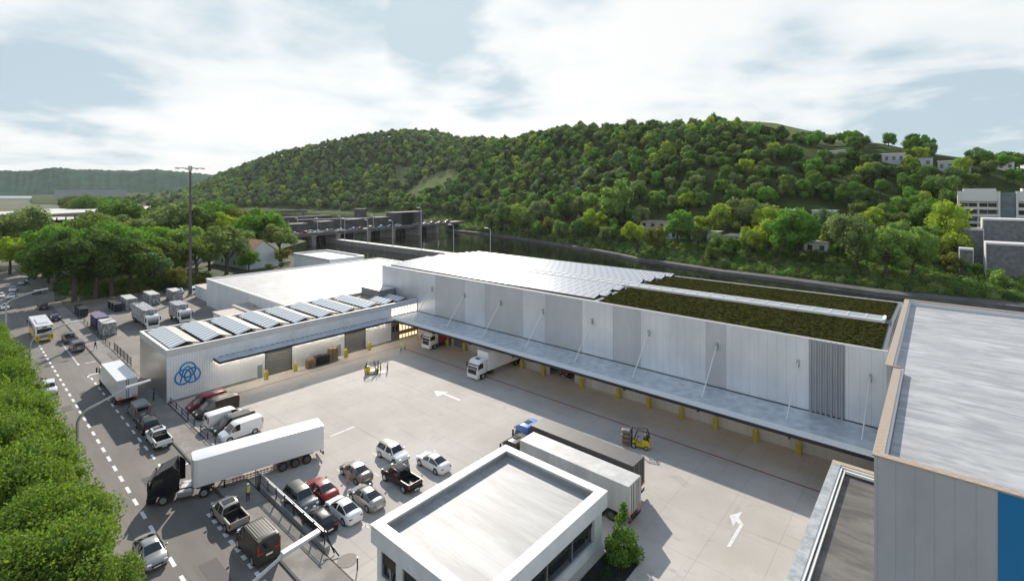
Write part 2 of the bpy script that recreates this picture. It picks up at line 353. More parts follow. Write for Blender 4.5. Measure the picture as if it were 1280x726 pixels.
# foliage
FOL = {}
def foliage(name, col):
    m = bpy.data.materials.new('foliage_'+name); m.use_nodes = True; t = m.node_tree; b = t.nodes['Principled BSDF']; o = t.nodes['Material Output']
    g = t.nodes.new('ShaderNodeNewGeometry'); hs = t.nodes.new('ShaderNodeHueSaturation'); hs.inputs['Color'].default_value = (*col, 1)
    r1 = t.nodes.new('ShaderNodeMapRange'); t.links.new(g.outputs['Random Per Island'], r1.inputs[0]); r1.inputs[3].default_value = .7; r1.inputs[4].default_value = 1.32
    t.links.new(r1.outputs[0], hs.inputs['Value'])
    mu = t.nodes.new('ShaderNodeMath'); mu.operation = 'MULTIPLY'; mu.inputs[1].default_value = 7.3; t.links.new(g.outputs['Random Per Island'], mu.inputs[0])
    fr = t.nodes.new('ShaderNodeMath'); fr.operation = 'FRACT'; t.links.new(mu.outputs[0], fr.inputs[0])
    r2 = t.nodes.new('ShaderNodeMapRange'); t.links.new(fr.outputs[0], r2.inputs[0]); r2.inputs[3].default_value = .475; r2.inputs[4].default_value = .515; t.links.new(r2.outputs[0], hs.inputs['Hue'])
    t.links.new(hs.outputs[0], b.inputs['Base Color']); b.inputs['Roughness'].default_value = .8; b.inputs['Specular IOR Level'].default_value = .12
    tr = t.nodes.new('ShaderNodeBsdfTranslucent'); hs2 = t.nodes.new('ShaderNodeHueSaturation'); hs2.inputs['Saturation'].default_value = 1.15; hs2.inputs['Value'].default_value = 1.5
    t.links.new(hs.outputs[0], hs2.inputs['Color']); t.links.new(hs2.outputs[0], tr.inputs[0])
    mx = t.nodes.new('ShaderNodeMixShader'); mx.inputs[0].default_value = .38; t.links.new(b.outputs[0], mx.inputs[1]); t.links.new(tr.outputs[0], mx.inputs[2]); t.links.new(mx.outputs[0], o.inputs[0])
    FOL[name] = m; return m
for n_, c_ in (('dark', (.030, .056, .018)), ('mid', (.048, .092, .024)), ('bright', (.056, .122, .026)), ('lime', (.115, .165, .030)), ('olive', (.058, .088, .028)), ('bluegreen', (.055, .095, .050)),
               ('greygreen', (.078, .112, .050)), ('light', (.088, .145, .045)), ('brown', (.078, .088, .026)), ('near', (.066, .108, .028)), ('spruce', (.02, .04, .018)), ('hedge', (.034, .058, .016))): foliage(n_, (c_[0]*2.45, c_[1]*2.3, c_[2]*1.75))
BARK = mat('bark', (.075, .06, .045), .9, noise=.3, nscale=3, coords='Object')

def raw_mesh(name, V, F4, mats, mi=None, smooth=False, F3=None):
    """V (n,3), quads (m,4) and optional triangles"""
    me = bpy.data.meshes.new(name); V = np.asarray(V, np.float32)
    me.vertices.add(len(V)); me.vertices.foreach_set('co', V.ravel())
    F4 = np.asarray(F4, np.int32).reshape(-1, 4); F3 = np.zeros((0, 3), np.int32) if F3 is None else np.asarray(F3, np.int32).reshape(-1, 3)
    nl = F4.size+F3.size; npoly = len(F4)+len(F3)
    me.loops.add(nl); me.loops.foreach_set('vertex_index', np.concatenate([F4.ravel(), F3.ravel()]))
    me.polygons.add(npoly)
    ls = np.concatenate([np.arange(len(F4))*4, F4.size+np.arange(len(F3))*3]).astype(np.int32)
    me.polygons.foreach_set('loop_start', ls)
    for m in (mats if isinstance(mats, (list, tuple)) else [mats]): me.materials.append(m)
    if mi is not None: me.polygons.foreach_set('material_index', np.asarray(mi, np.int32))
    if smooth: me.polygons.foreach_set('use_smooth', np.ones(npoly, bool))
    me.update(calc_edges=True); me.validate()
    return me
def leaves(rs, C, Nrm, size, jitter=.8):
    """rhombus leaf faces at centres C facing about Nrm"""
    n = len(C); nr = Nrm+rs.normal(0, jitter, (n, 3)); nr /= np.linalg.norm(nr, axis=1)[:, None]+1e-9
    t = np.cross(nr, rs.normal(0, 1, (n, 3))); t /= np.linalg.norm(t, axis=1)[:, None]+1e-9; b = np.cross(nr, t)
    s = (size*rs.uniform(.6, 1.35, n))[:, None]
    V = np.stack([C+t*s, C+b*s*.62+nr*s*.12, C-t*s, C-b*s*.62+nr*s*.12], 1).reshape(-1, 3)
    return V, np.arange(4*n).reshape(-1, 4)
def ico(sub=2):
    bm = bmesh.new(); bmesh.ops.create_icosphere(bm, subdivisions=sub, radius=1); V = np.array([v.co[:] for v in bm.verts]); bm.verts.index_update()
    F = np.array([[v.index for v in f.verts] for f in bm.faces]); bm.free(); return V, F
ICO1 = ico(1); ICO2 = ico(2)
def crown_arrays(seed, nleaf, lsize, rx, rz, zc, ncl=14, shape='round', core=.72, spread=.38):
    rs = np.random.RandomState(seed)
    d = rs.normal(0, 1, (ncl, 3)); d /= np.linalg.norm(d, axis=1)[:, None]; d[:, 2] = np.where(d[:, 2] < -.45, -d[:, 2], d[:, 2])
    rad = rs.uniform(.35, .92, ncl)[:, None]
    cc = d*rad*np.array([rx, rx, rz]); csz = rs.uniform(spread*.75, spread*1.25, ncl)*(rx+rz)/2
    if shape == 'cone':
        t = rs.uniform(0, 1, ncl); ang = rs.uniform(0, 2*PI, ncl); rr = (1-t)*rx*rs.uniform(.4, .9, ncl)
        cc = np.stack([np.cos(ang)*rr, np.sin(ang)*rr, (t*2-1)*rz], 1); csz = (.25+(1-t)*.5)*rx*.6
    k = rs.choice(ncl, nleaf, p=csz**2/np.sum(csz**2)); e = rs.normal(0, 1, (nleaf, 3)); e /= np.linalg.norm(e, axis=1)[:, None]
    C = cc[k]+e*csz[k][:, None]*rs.uniform(.72, 1.08, nleaf)[:, None]
    C[:, 2] += zc
    V, F = leaves(rs, C, e+C*0, lsize)
    F3 = None
    if core:
        VV = [V]; FF = []; n0 = len(V)
        for i in range(ncl):
            v = ICO1[0]*csz[i]*core*rs.uniform(.85, 1.1, (len(ICO1[0]), 1))+cc[i]+np.array([0, 0, zc]); VV.append(v); FF.append(ICO1[1]+n0); n0 += len(v)
        V = np.concatenate(VV); F3 = np.concatenate(FF)
    return V, F, F3
def trunk_mb(h, r, zc, rx, rz, seed, nb=6):
    rs = random.Random(seed); mb = MB()
    top = Vector((rs.uniform(-.3, .3), rs.uniform(-.3, .3), zc))
    mid = Vector((rs.uniform(-.15, .15), rs.uniform(-.15, .15), h*.45))
    mb.tube([(0, 0, -.3), (0, 0, .4), mid, top], r, 8, radii=[r*1.35, r, r*.8, r*.35])
    for i in range(nb):
        a = i*2*PI/nb+rs.uniform(-.4, .4); st = mid.lerp(top, rs.uniform(0, .6)); q = rs.uniform(.5, .8)
        en = Vector((math.cos(a)*rx*q, math.sin(a)*rx*q, zc+rs.uniform(-.3, .5)*rz)); md = st.lerp(en, .5)+Vector((0, 0, .12*rx))
        mb.tube([st, md, en], r*.4, 6, radii=[r*.45, r*.3, r*.12])
    return mb

# ---------------------------------------------------------------- the ground, road, river, hills
def sheet(name, poly, z, m, nx=1):
    mb = MB(); mb.add([(x, y, z) for x, y in poly], [tuple(range(len(poly)))]); return tag(mb.build(name, m), kind='structure')
def slab(name, poly, z0, z1, m, kind='structure'):
    return tag(MB().prism(poly, z0, z1, 'z').build(name, m), kind=kind)
near = [(400, -400), (400, 112), (-262, 112), (-300, 150), (-420, 172), (-700, 235), (-1200, 420), (-3200, 700), (-3200, -3000), (400, -3000)]
slab('ground', near[::-1], -6.5, 0, GRASS)
tag(MB().box(-6000, 3000, -300, 6000, -12, -5).build('river', WATER), kind='structure')
# road: straight to X=-190 then bending away to the right
rc = [(80, 9.4), (-120, 9.4), (-180, 10.2), (-225, 14.5), (-262, 21), (-320, 36), (-420, 66), (-700, 150), (-1000, 205)]
def strip(pts, w0, w1):
    Lh, Rh = [], []
    for i, p in enumerate(pts):
        a = Vector(pts[max(i-1, 0)]); b = Vector(pts[min(i+1, len(pts)-1)]); d = (b-a).normalized(); n = Vector((d.y, -d.x))
        Lh.append((p[0]+n.x*w1, p[1]+n.y*w1)); Rh.append((p[0]+n.x*w0, p[1]+n.y*w0))
    return Lh, Rh
def strip_mb(pts, w0, w1, z, m=0):
    Lh, Rh = strip(pts, w0, w1); mb = MB(); n = len(pts)
    mb.add([(x, y, z) for x, y in Lh]+[(x, y, z) for x, y in Rh], [(i, i+1, n+i+1, n+i) for i in range(n-1)], m); return mb
tag(strip_mb(rc, -9.6, 9.6, .012).build('road', ROAD), kind='structure')
# yard plates
sheet('yard', [(-88, 22.1), (30, 22.1), (30, 111.9), (-88, 111.9)], .020, YARD)
a_ = [(-186, 22.1), (-88, 22.1), (-88, 62), (-168, 62), (-190, 52)]
a = NT('back_yard_asphalt'); c = a.mix(a.step(a.noise(.12, 6, .6), .35, .7), (.17, .15, .125), (.245, .22, .185)); c = a.mix(a.math('MULTIPLY', a.step(a.noise(.5, 7, .7, dist=.8), .55, .75), .4), c, (.28, .255, .22))
c = a.mix(a.math('MULTIPLY', a.line(a.x, 6, .06), .3), c, (.1, .09, .08)); a.color(c); a.b.inputs['Roughness'].default_value = .75; a.bump(a.noise(15, 4), .2, .02)
sheet('back_yard', a_, .016, a.m)
MB_ = MB(); MB_.box(-171, 40, 19.15, 21.9, -.2, .12); MB_.box(-190, -171, 19.6, 21.9, -.2, .11); tag(MB_.build('pavement', PAVE), kind='structure')
k = MB(); k.box(-171, 40, 18.95, 19.147, -.2, .135); tag(k.build('pavement_kerb', M_CONCD), kind='structure')
k = MB(); k.box(-180, -107, 21.903, 22.1, -.2, .16); k.box(-87, -66, 21.903, 22.1, -.2, .16); k.box(-66, -54.6, 21.903, 22.1, -.2, .035); tag(k.build('yard_kerb', M_CONCD), kind='structure')
sheet('driveway', [(-66, 13.4), (-54.6, 13.4), (-54.6, 18.94), (-66, 18.94)], .018, ROAD)
# markings
mk = MB()
def rectm(x0, x1, y0, y1, z=.03, m=0): mk.quad((x0, y0, z), (x1, y0, z), (x1, y1, z), (x0, y1, z), m)
x = -143.5
while x < 20: rectm(x, x+1.55, 12.75, 13.05); x += 3.1
x = -137.6
while x < -119.5: rectm(x, x+.8, 16.05, 16.3); x += 1.55
rectm(-119.6, -118.6, 16.05, 16.35); rectm(-119, -118.7, 17.2, 18.6)
rectm(-111, -110.6, 16.1, 17.8); rectm(-111, -109.6, 16.1, 16.4)
x = -109
while x < -66.5: rectm(x, x+1.5, 16.35, 16.6); x += 3.1
x = -54.5
while x < 10: rectm(x, x+.75, 17.0, 17.35); x += 1.42
rectm(-66.4, -66.1, 17.0, 18.8)
tag(mk.build('road_markings', M_MARK), kind='structure')
mk = MB()
def polym(pts, z=.034): mk.add([(x, y, z) for x, y in pts], [tuple(range(len(pts)))])
arrow = [(540, 588), (556, 590), (609, 500), (590, 473), (604, 447), (552, 463), (567, 508), (578, 487), (592, 500)]
polym([G(740+a/3.21, 500+b/3.21)[:2] for a, b in arrow])
c0 = G(557, 495)
polym([(c0[0]-.25+dx, c0[1]+dy) for dx, dy in ((3.0, .2), (3.0, .6), (-.6, .6), (-.6, 1.3), (-2.6, .1), (-.6, -1.0), (-.6, .2))])
rectm(-59.72, -59.45, 33.0, 36.6, .034)
for xx, yy in ((-41.3, 35.2), (-41.3, 30.9), (-41.6, 26.4), (-41.7, 22.9)):
    rectm(xx, xx+1.0, yy, yy+.12, .034); rectm(xx+.3, xx+.42, yy-.4, yy+.5, .034)
for yy in (24.9, 27.2, 29.6, 32, 34.3): rectm(-52, -47, yy-.05, yy+.05, .034)
tag(mk.build('yard_markings', mat('worn_yard_white', (.66, .65, .63), .65, noise=.15, nscale=3)), kind='structure')
mk = MB(); rectm(-83.3, -9, 60.98, 61.2, .034); rectm(-83.3, -83.08, 23, 60.97, .034); tag(mk.build('red_guide_line', M_RED), kind='structure')
mk = MB()
for xx, y0 in ((-76.5, 63.4), (-71.4, 62.6), (-56.5, 63.5), (-51.6, 62), (-46, 64.5), (-43.8, 65.5)): rectm(xx-.06, xx+.06, y0, 67.7, .035)
for yy in (50.6, 55.6): rectm(-85.3, -83.6, yy-.06, yy+.06, .035)
tag(mk.build('bay_lines', M_YEL), kind='structure')
for (x, y, r, nm) in ((-38.5, 22.9, .85, 'manhole_cover'),):
    tag(MB().cyl((x, y, .02), (x, y, .04), r, n=28, smooth=False).build(nm, mat('old_cast_lid', (.24, .215, .185), .8, noise=.1, nscale=4)), 'round rusty brown manhole cover by the corner of the office', 'manhole cover')
g_ = MB(); g_.box(-64.2, -62.9, 12.2, 12.2+1.1, .01, .022)
gx = G(124, 646); g_ = MB()
for i in range(9): g_.box(gx[0]-1.4+i*.32, gx[0]-1.2+i*.32, gx[1]-.9, gx[1]+.9, .02, .05)
tag(g_.build('drain_grate', M_GALV), 'slatted metal drain grate in the road beside the near tree', 'drain grate')
sheet('asphalt_patch', [(-97.5, 11.2), (-95.0, 11.2), (-95.0, 12.4), (-97.5, 12.4)], .02, mat('worn_asphalt', (.13, .12, .115), .85))
sheet('repair_patch', [(-47.5, 14.2), (-43.6, 14.2), (-43.6, 15.6), (-47.5, 15.6)], .02, mat('worn_asphalt', (.13, .12, .115), .85))
sheet('road_patch', [(-66.6, 14.3), (-64.6, 14.3), (-64.6, 15.9), (-66.6, 15.9)], .02, mat('fresh_asphalt', (.10, .095, .09), .85))

# far bank and hills: columns seen from above as a fan; each knot (distance, height)
COLS = [
 (40, [(1150, -6), (1160, 1), (1300, 4), (1800, 8), (2200, 10), (2600, 12), (3500, 12), (5000, 10)]),
 (200, [(790, -6), (800, 0), (900, 4), (1050, 8), (1150, 14), (1400, 20), (2200, 20), (4000, 10)]),
 (240, [(760, -6), (770, 0), (850, 4), (1000, 14), (1150, 27), (1350, 27), (2200, 15), (4000, 10)]),
 (280, [(735, -6), (745, 0), (820, 5), (950, 32), (1120, 64), (1300, 62), (2200, 20), (4000, 10)]),
 (350, [(700, -6), (710, 0), (780, 4), (900, 45), (1030, 102), (1250, 95), (2200, 20), (4000, 10)]),
 (450, [(620, -6), (630, 0), (700, 3), (860, 62), (1000, 134), (1200, 120), (2200, 20), (4000, 10)]),
 (500, [(530, -6), (540, 0), (600, 4), (800, 62), (960, 139), (1150, 125), (2200, 20), (4000, 10)]),
 (545, [(464, -6), (472, -1), (505, 3), (700, 58), (930, 134), (1150, 125), (2200, 20), (4000, 10)]),
 (575, [(435, -6), (443, -1.5), (478, 3), (640, 58), (880, 115), (1100, 112), (2200, 20), (4000, 10)]),
 (600, [(413, -6), (421, -3.6), (455, 3), (590, 62), (780, 104), (1000, 100), (2200, 20), (4000, 10)]),
 (640, [(379, -6), (386, -3.6), (415, 2.5), (530, 52), (640, 89), (900, 86), (2200, 20), (4000, 10)]),
 (700, [(325, -6), (332, -3.6), (360, 2.5), (460, 50), (540, 93), (700, 91), (2200, 20), (4000, 10)]),
 (800, [(255, -6), (261, -3.6), (295, 2.5), (385, 52), (480, 88), (640, 88), (2200, 20), (4000, 10)]),
 (900, [(217, -6), (223, -3.6), (258, 2.5), (335, 45), (430, 84), (700, 122), (2200, 20), (4000, 10)]),
 (970, [(200, -6), (206, -3.6), (242, 2.5), (315, 42), (405, 72), (720, 123), (2200, 20), (4000, 10)]),
 (1040, [(184, -6), (190, -3.6), (226, 2.5), (292, 34), (378, 65), (700, 102), (2200, 20), (4000, 10)]),
 (1100, [(172, -6), (178, -3.6), (214, 2.5), (275, 31), (350, 63), (500, 70), (2200, 20), (4000, 10)]),
 (1200, [(159, -6), (165, -3.6), (202, 1.0), (258, 26), (320, 51), (460, 55), (2200, 20), (4000, 10)]),
 (1300, [(148, -6), (154, -3.6), (192, .5), (245, 22), (295, 42), (420, 45), (2200, 20), (4000, 10)]),
 (1700, [(118, -6), (124, -3.6), (160, .5), (200, 18), (240, 34), (330, 38), (2200, 20), (4000, 10)])]
def knots(px):
    px = max(COLS[0][0], min(COLS[-1][0], px))
    for i in range(len(COLS)-1):
        if COLS[i][0] <= px <= COLS[i+1][0]:
            t = (px-COLS[i][0])/(COLS[i+1][0]-COLS[i][0]); return [(a[0]*(1-t)+b[0]*t, a[1]*(1-t)+b[1]*t) for a, b in zip(COLS[i][1], COLS[i+1][1])]
def sm_interp(kn, d):
    if d <= kn[0][0]: return kn[0][1]
    for i in range(len(kn)-1):
        if d <= kn[i+1][0]:
            (d0, z0), (d1, z1) = kn[i], kn[i+1]; t = (d-d0)/(d1-d0)
            def sl_(j):
                j0, j1 = max(j-1, 0), min(j+1, len(kn)-1); return (kn[j1][1]-kn[j0][1])/(kn[j1][0]-kn[j0][0])
            if i < 2: return z0*(1-t)+z1*t
            m0, m1 = sl_(i)*(d1-d0), sl_(i+1)*(d1-d0); t2, t3 = t*t, t**3
            return (2*t3-3*t2+1)*z0+(t3-2*t2+t)*m0+(-2*t3+3*t2)*z1+(t3-t2)*m1
    return kn[-1][1]
def world(px, d, z=0): p = FW*d+RT*((px-CX)/FP*d); return (p.x, p.y, z)
def topx(X, Y):
    d = X*FW.x+Y*FW.y; return (CX+FP*(X*RT.x+Y*RT.y)/d, d)
def terr(px, d): return sm_interp(knots(px), d)
def height(X, Y): px, d = topx(X, Y); return terr(px, d)
def ground_hit(px, py):
    kn = knots(px); d = kn[1][0]
    while d < 2500:
        z = sm_interp(kn, d)
        if HY+FP*(HC-z)/d <= py: return (*world(px, d)[:2], z), d
        d += .5
    return (*world(px, d)[:2], 0), d
def inpoly(x, y, P):
    c = False; j = len(P)-1
    for i in range(len(P)):
        if (P[i][1] > y) != (P[j][1] > y) and x < (P[j][0]-P[i][0])*(y-P[i][1])/(P[j][1]-P[i][1])+P[i][0]: c = not c
        j = i
    return c
MEAD = [[(500, 246), (512, 236), (530, 222), (552, 214), (566, 211), (574, 216), (572, 228), (556, 236), (535, 243), (514, 252), (506, 256)],
        [(456, 208), (480, 208), (510, 210), (545, 208), (545, 212), (520, 215), (508, 222), (496, 227), (492, 214), (472, 211)],
        [(1170, 222), (1185, 222), (1188, 240), (1176, 250), (1168, 236)]]
def bald(px, d, z):
    y = HY+FP*(HC-z)/d
    return any(inpoly(px, y, P) for P in MEAD) or (870 < px < 1060 and d > knots(px)[4][0]*1.12)
cols = list(range(40, 1701, 7)); KN = 74
V = []; F = []; MI = []
for ci, px in enumerate(cols):
    kn = knots(px); ds = []
    for i in range(len(kn)-1):
        nseg = (1, 4, 18, 18, 10, 12, 10)[i]
        ds += [kn[i][0]+(kn[i+1][0]-kn[i][0])*j/nseg for j in range(nseg)]
    ds.append(kn[-1][0])
    for d in ds:
        z = sm_interp(kn, d); wv = 0
        if d > kn[2][0]: wv = (math.sin(d*.045+px*.02)+math.sin(px*.06+d*.013))*.6
        V.append(world(px, d, z+wv))
nd = len(ds)
for ci in range(len(cols)-1):
    for j in range(nd-1):
        a0 = ci*nd+j; F.append((a0, a0+nd, a0+nd+1, a0+1)); pm = V[a0]; px, d = topx(pm[0], pm[1]); MI.append(1 if bald(px, d, pm[2]) else 0)
HILLG = mat('woodland_floor', (.05, .07, .022), .95, spec=.05, noise=.4, nscale=.12, col2=(.09, .12, .035))
me = raw_mesh('hillside', V, F, [HILLG, MEADOW], MI, True); ho = bpy.data.objects.new('hillside', me); COL.objects.link(ho); tag(ho, kind='structure')
# towpath along the far bank: stone edge and path
tp = MB(); P0, P1, P2, P3 = [], [], [], []
for px in range(560, 1701, 12):
    kn = knots(px); d = kn[0][0]
    P0.append(world(px, d-.6, -5.6)); P1.append(world(px, d+.4, -3.75)); P2.append(world(px, d+4.0, -3.3)); P3.append(world(px, d+4.2, -5))
n = len(P0); tp.add(P0+P1+P2+P3, [(i, i+1, n+i+1, n+i) for i in range(n-1)]+[(n+i, n+i+1, 2*n+i+1, 2*n+i) for i in range(n-1)]+[(2*n+i, 2*n+i+1, 3*n+i+1, 3*n+i) for i in range(n-1)])
tag(tp.build('towpath', mat('towpath_stone', (.10, .098, .09), .9, noise=.3, nscale=.2)), kind='structure')
# our own bank
tag(MB().box(-262, 60, 111.7, 112.6, -6.4, .3).box(-262, 60, 113.6+20, 114.6+20, -6.4, -3.9).build('river_bank_wall', M_CONCD), kind='structure')
# distant ridge
def ridge(name, px0, px1, d, tops, base, depth, m):
    V = []; F = []; n = 0; rs = random.Random(3)
    ks = list(range(px0, px1+1, 3))
    for px in ks:
        t = np.interp(px, [a for a, b in tops], [b for a, b in tops])+rs.uniform(-.9, .9)+math.sin(px*.09)*.7
        zt = HC+(HY-t)*d/FP
        for k, (dd, zf) in enumerate(((-depth, base), (-depth*.75, base+(zt-base)*.22), (-depth*.5, base+(zt-base)*.48), (-depth*.25, base+(zt-base)*.8), (0, zt), (depth*.5, zt*.8))):
            j = rs.uniform(-14, 14) if 0 < k < 4 else 0
            V.append(world(px, d+dd+j, zf+(rs.uniform(-5, 5) if 0 < k < 4 else 0)))
    for i in range(len(ks)-1):
        for k in range(5): F.append((i*6+k, (i+1)*6+k, (i+1)*6+k+1, i*6+k+1))
    o = bpy.data.objects.new(name, raw_mesh(name, V, F, m, None, True)); COL.objects.link(o); return tag(o, kind='structure')
a = NT('distant_forest'); c = a.mix(a.step(a.noise(.012, 7, .7), .35, .68), (.020, .055, .034), (.045, .11, .055)); a.color(c); a.b.inputs['Roughness'].default_value = 1; a.b.inputs['Specular IOR Level'].default_value = 0; a.bump(a.noise(.02, 8, .7), .6, 8); DFOR = a.m
ridge('distant_wooded_ridge', -200, 420, 2700, [(-200, 216), (5, 213), (50, 213), (75, 209), (100, 212), (130, 213), (190, 212), (230, 214), (262, 219), (300, 224), (420, 232)], 6, 500, DFOR)

# ---------------------------------------------------------------- the long warehouse
wh = thing('warehouse', 'long metal clad warehouse with patchwork grey panels, a deep canopy and a half planted roof', 'warehouse', (0, 0, 0))
XW, XE, YF, YB = -100.4, -4.2, 69.0, 100.2
edges = [(-100.4, -81, P_RIB), (-81, -71.9, P_GREY), (-71.9, -66.3, P_RIB), (-66.3, -56.7, P_GREY), (-56.7, -51.8, P_RIB), (-51.8, -44.1, P_GREY), (-44.1, -38.5, P_LIGHT), (-38.5, -33.7, P_GREY),
         (-33.7, -24.1, P_LIGHT), (-24.1, -21.4, P_GREY), (-21.4, -11.8, P_LIGHT), (-8.1, -4.2, P_LIGHT)]
for i, (x0, x1, m) in enumerate(edges):
    MB().box(x0, x1, YF+(.03 if m is P_GREY else 0), YF+.25, 5.0, 14.0).build('wall_panel', m, wh)
mb = MB(); pts = []; x = -11.8; k = 0
while x < -8.1:   # deep corrugation
    for dx, dy in ((0, 0), (.12, -.16), (.26, -.16), (.38, 0)): pts.append((x+dx, YF+.02+dy))
    x += .53
pts = [p for p in pts if p[0] < -8.1]+[(-8.1, YF+.02)]
mb.prism(pts+[(-8.1, YF+.25), (-11.8, YF+.25)], 5.0, 14.0, 'z'); mb.build('corrugated_panel', P_WAVE, wh)
# lower wall with dock openings
opens = [(-80.6, -75.9), (-61.6, -57.0), (-50.8, -45.6)]
shut = [(-75.3, -72.0)]
xs = XW+13.5
segs = []
for a_, b_ in sorted(opens+shut): segs.append((xs, a_)); xs = b_
segs.append((xs, XE))
for a_, b_ in segs: MB().box(a_, b_, YF+.02, YF+.24, 0, 4.995).build('lower_wall', P_DOCK, wh)
for a_, b_ in opens: MB().box(a_, b_, YF+.02, YF+.24, 4.3, 4.995).build('lower_wall', P_DOCK, wh)
for a_, b_ in shut:
    mb = MB()
    for i in range(17): mb.box(a_, b_, YF+.08, YF+.16+.03*(i % 2), i*.29, i*.29+.27)
    mb.build('roller_door', M_BRONZE, wh)
for xx in (-66, -42.3, -35, -24.8): # flush service doors and vents
    MB().box(xx, xx+1.1, YF-.02, YF+.02, .02, 2.2).build('service_door', M_TRIM, wh)
MB().box(XW, XE, YB-.25, YB, 0, 14).build('rear_wall', P_GREY, wh)
MB().box(XW, XW+.25, YF+.25, YB-.25, 0, 14).build('end_wall', P_HALL, wh)
MB().box(XE-.25, XE, YF+.25, YB-.25, 0, 14).build('end_wall', P_HALL, wh)
YR = 81.6; ZR = 14.75
mb = MB(); mb.prism([(YF+.1, 13.7), (YF+.1, 14.0), (YR, ZR), (YB-.1, 14.0), (YB-.1, 13.7), (YR, ZR-.35)], XW+.1, XE-.1, 'x'); mb.build('roof', mat('warehouse_roof_grey', (.16, .165, .17), .6), wh)
mb = MB(); mb.box(XW-.05, XE, YF-.07, YF+.13, 13.95, 14.14); mb.box(XW-.05, XE, YB-.12, YB+.08, 13.95, 14.16); mb.box(XW-.07, XW+.12, YF+.13, YB-.12, 13.95, 14.16); mb.build('roof_edge', M_CANW, wh)
def zroof(y): return 14+(ZR-14)*((y-YF)/(YR-YF) if y < YR else (YB-y)/(YB-YR))
XG = -41.4
for y0, y1 in ((YF+.45, YR-1.35), (YR+1.35, YB-.5)):
    mb = MB(); rs = random.Random(5); ny = 24; nx = 90
    vs = []
    for i in range(nx+1):
        for j in range(ny+1):
            x = XG+(XE-.6-XG)*i/nx; y = y0+(y1-y0)*j/ny; e = 0 if i in (0, nx) or j in (0, ny) else rs.uniform(.0, .14)
            vs.append((x, y, zroof(y)+.10+e))
    mb.add(vs, [(i*(ny+1)+j, (i+1)*(ny+1)+j, (i+1)*(ny+1)+j+1, i*(ny+1)+j+1) for i in range(nx) for j in range(ny)])
    mb.build('green_roof', SEDUM, wh)
mb = MB(); a = ZR
mb.prism([(YR-1.25, 14.7), (YR-1.1, 15.02), (YR, 15.2), (YR+1.1, 15.02), (YR+1.25, 14.7)], XW+4, XE-1.2, 'x')
sk = mb.build('skylight', mat('skylight_glazing', (.45, .50, .53), .3, .3, noise=.15, nscale=1.5, coords='Position', stretch=(.2, 3, 1)), wh)
mb = MB(); 
for yy in (YR-1.3, YR+1.3): mb.box(XW+4, XE-1.1, yy-.14, yy+.14, 14.6, 15.12)
mb.box(XE-1.25, XE-1.0, YR-1.5, YR+1.5, 14.6, 15.25)
for i in range(45): mb.box(XW+5+i*2.05, XW+5.08+i*2.05, YR-1.1, YR+1.1, 15.0, 15.24)
mb.build('skylight_frame', M_CANW, sk)
# canopy
mb = MB(); mb.prism([(62.75, 5.06), (69, 5.0), (69, 5.24), (62.75, 5.24)], -86.9, XE, 'x')
cn = mb.build('canopy', M_CANOPY, wh)
mb = MB(); mb.prism([(61.3, 5.0), (62.747, 5.06), (62.747, 5.25), (61.3, 5.22)], -86.9, XE, 'x'); 
i = 0; x = -86.7
while x < XE-.2: mb.box(x, x+.09, 61.3, 62.7, 5.21, 5.262); x += .42
mb.build('sunlit_front_sheet', M_CANW, cn)  # white colour stands in for sunlight along the canopy front
mb = MB(); mb.box(-86.9, XE, 61.12, 61.297, 4.86, 5.2); mb.box(-86.9, XE, 68.9, 68.995, 5.245, 5.33); mb.build('edge_beam', M_DARK, cn)
x = -82.3
while x < XE: MB().box(x-.1, x+.1, 60.95, 68.9, 4.72, 4.99).build('girder', M_DARK, cn); x += 10
for i in range(16): MB().box(-83+i*5, -81.4+i*5, 67.0, 67.3, 4.88, 4.97).build('light_strip', M_STRIP2, cn)
for i in range(9):
    X0 = -81.9+i*9.86; X0 = [-81.9, -71.9, -62.1, -52.1, -42.2, -32.4, -22.6, -12.9, -5.75][i]
    mb = MB(); mb.cyl((X0, YF-.25, 10.9), (X0-.35, 64.3, 5.3), .075, n=8); 
    rd = mb.build('tie_rod', M_GALV2, wh)
    MB().box(X0-.13, X0+.13, YF-.32, YF-.002, 10.35, 11.25, bev=.02).build('bracket', M_GALV, rd)
# solar rows resting on the warehouse roof, tilted towards the yard
rowy = [70.1, 72.35, 74.6, 76.85, 79.05, 83.3, 85.75, 88.2, 90.65, 93.1, 95.5, 97.6]
ords = ['first', 'second', 'third', 'fourth', 'fifth', 'sixth', 'seventh', 'eighth', 'ninth', 'tenth', 'eleventh', 'twelfth']
for i, y0 in enumerate(rowy):
    xe = XG-.2-(.0 if i % 2 else 1.0)+(0.4 if i > 4 else 0)
    t = thing('solar_panel_row', '%s row of pale solar panels counted back from the yard side of the warehouse roof' % ords[i], 'solar panels', (XW+2, y0, zroof(y0)), 0, 'solar panel rows on the warehouse roof')
    wy = 2.0; zt = .55
    Mx = Matrix.Identity(4)
    mb = MB(); dz = zroof(y0+wy)-zroof(y0)
    mb.prism([(0, .16), (wy, zt), (wy, zt+.06), (0, .22)], 0, xe-XW-2, 'x'); mb.build('panels', SOLAR, t)
    mb = MB(); nx = int((xe-XW-2)/3)
    for j in range(nx+1): x = j*3; mb.box(x, x+.08, wy-.2, wy-.1, -.25, zt); mb.box(x, x+.08, .1, .2, -.25, .17)
    mb.box(0, xe-XW-2, wy+.0, wy+.05, -.1, zt+.03); mb.box(0, xe-XW-2, -.08, -.003, -.05, .24); mb.build('support_frame', M_DARK, t)

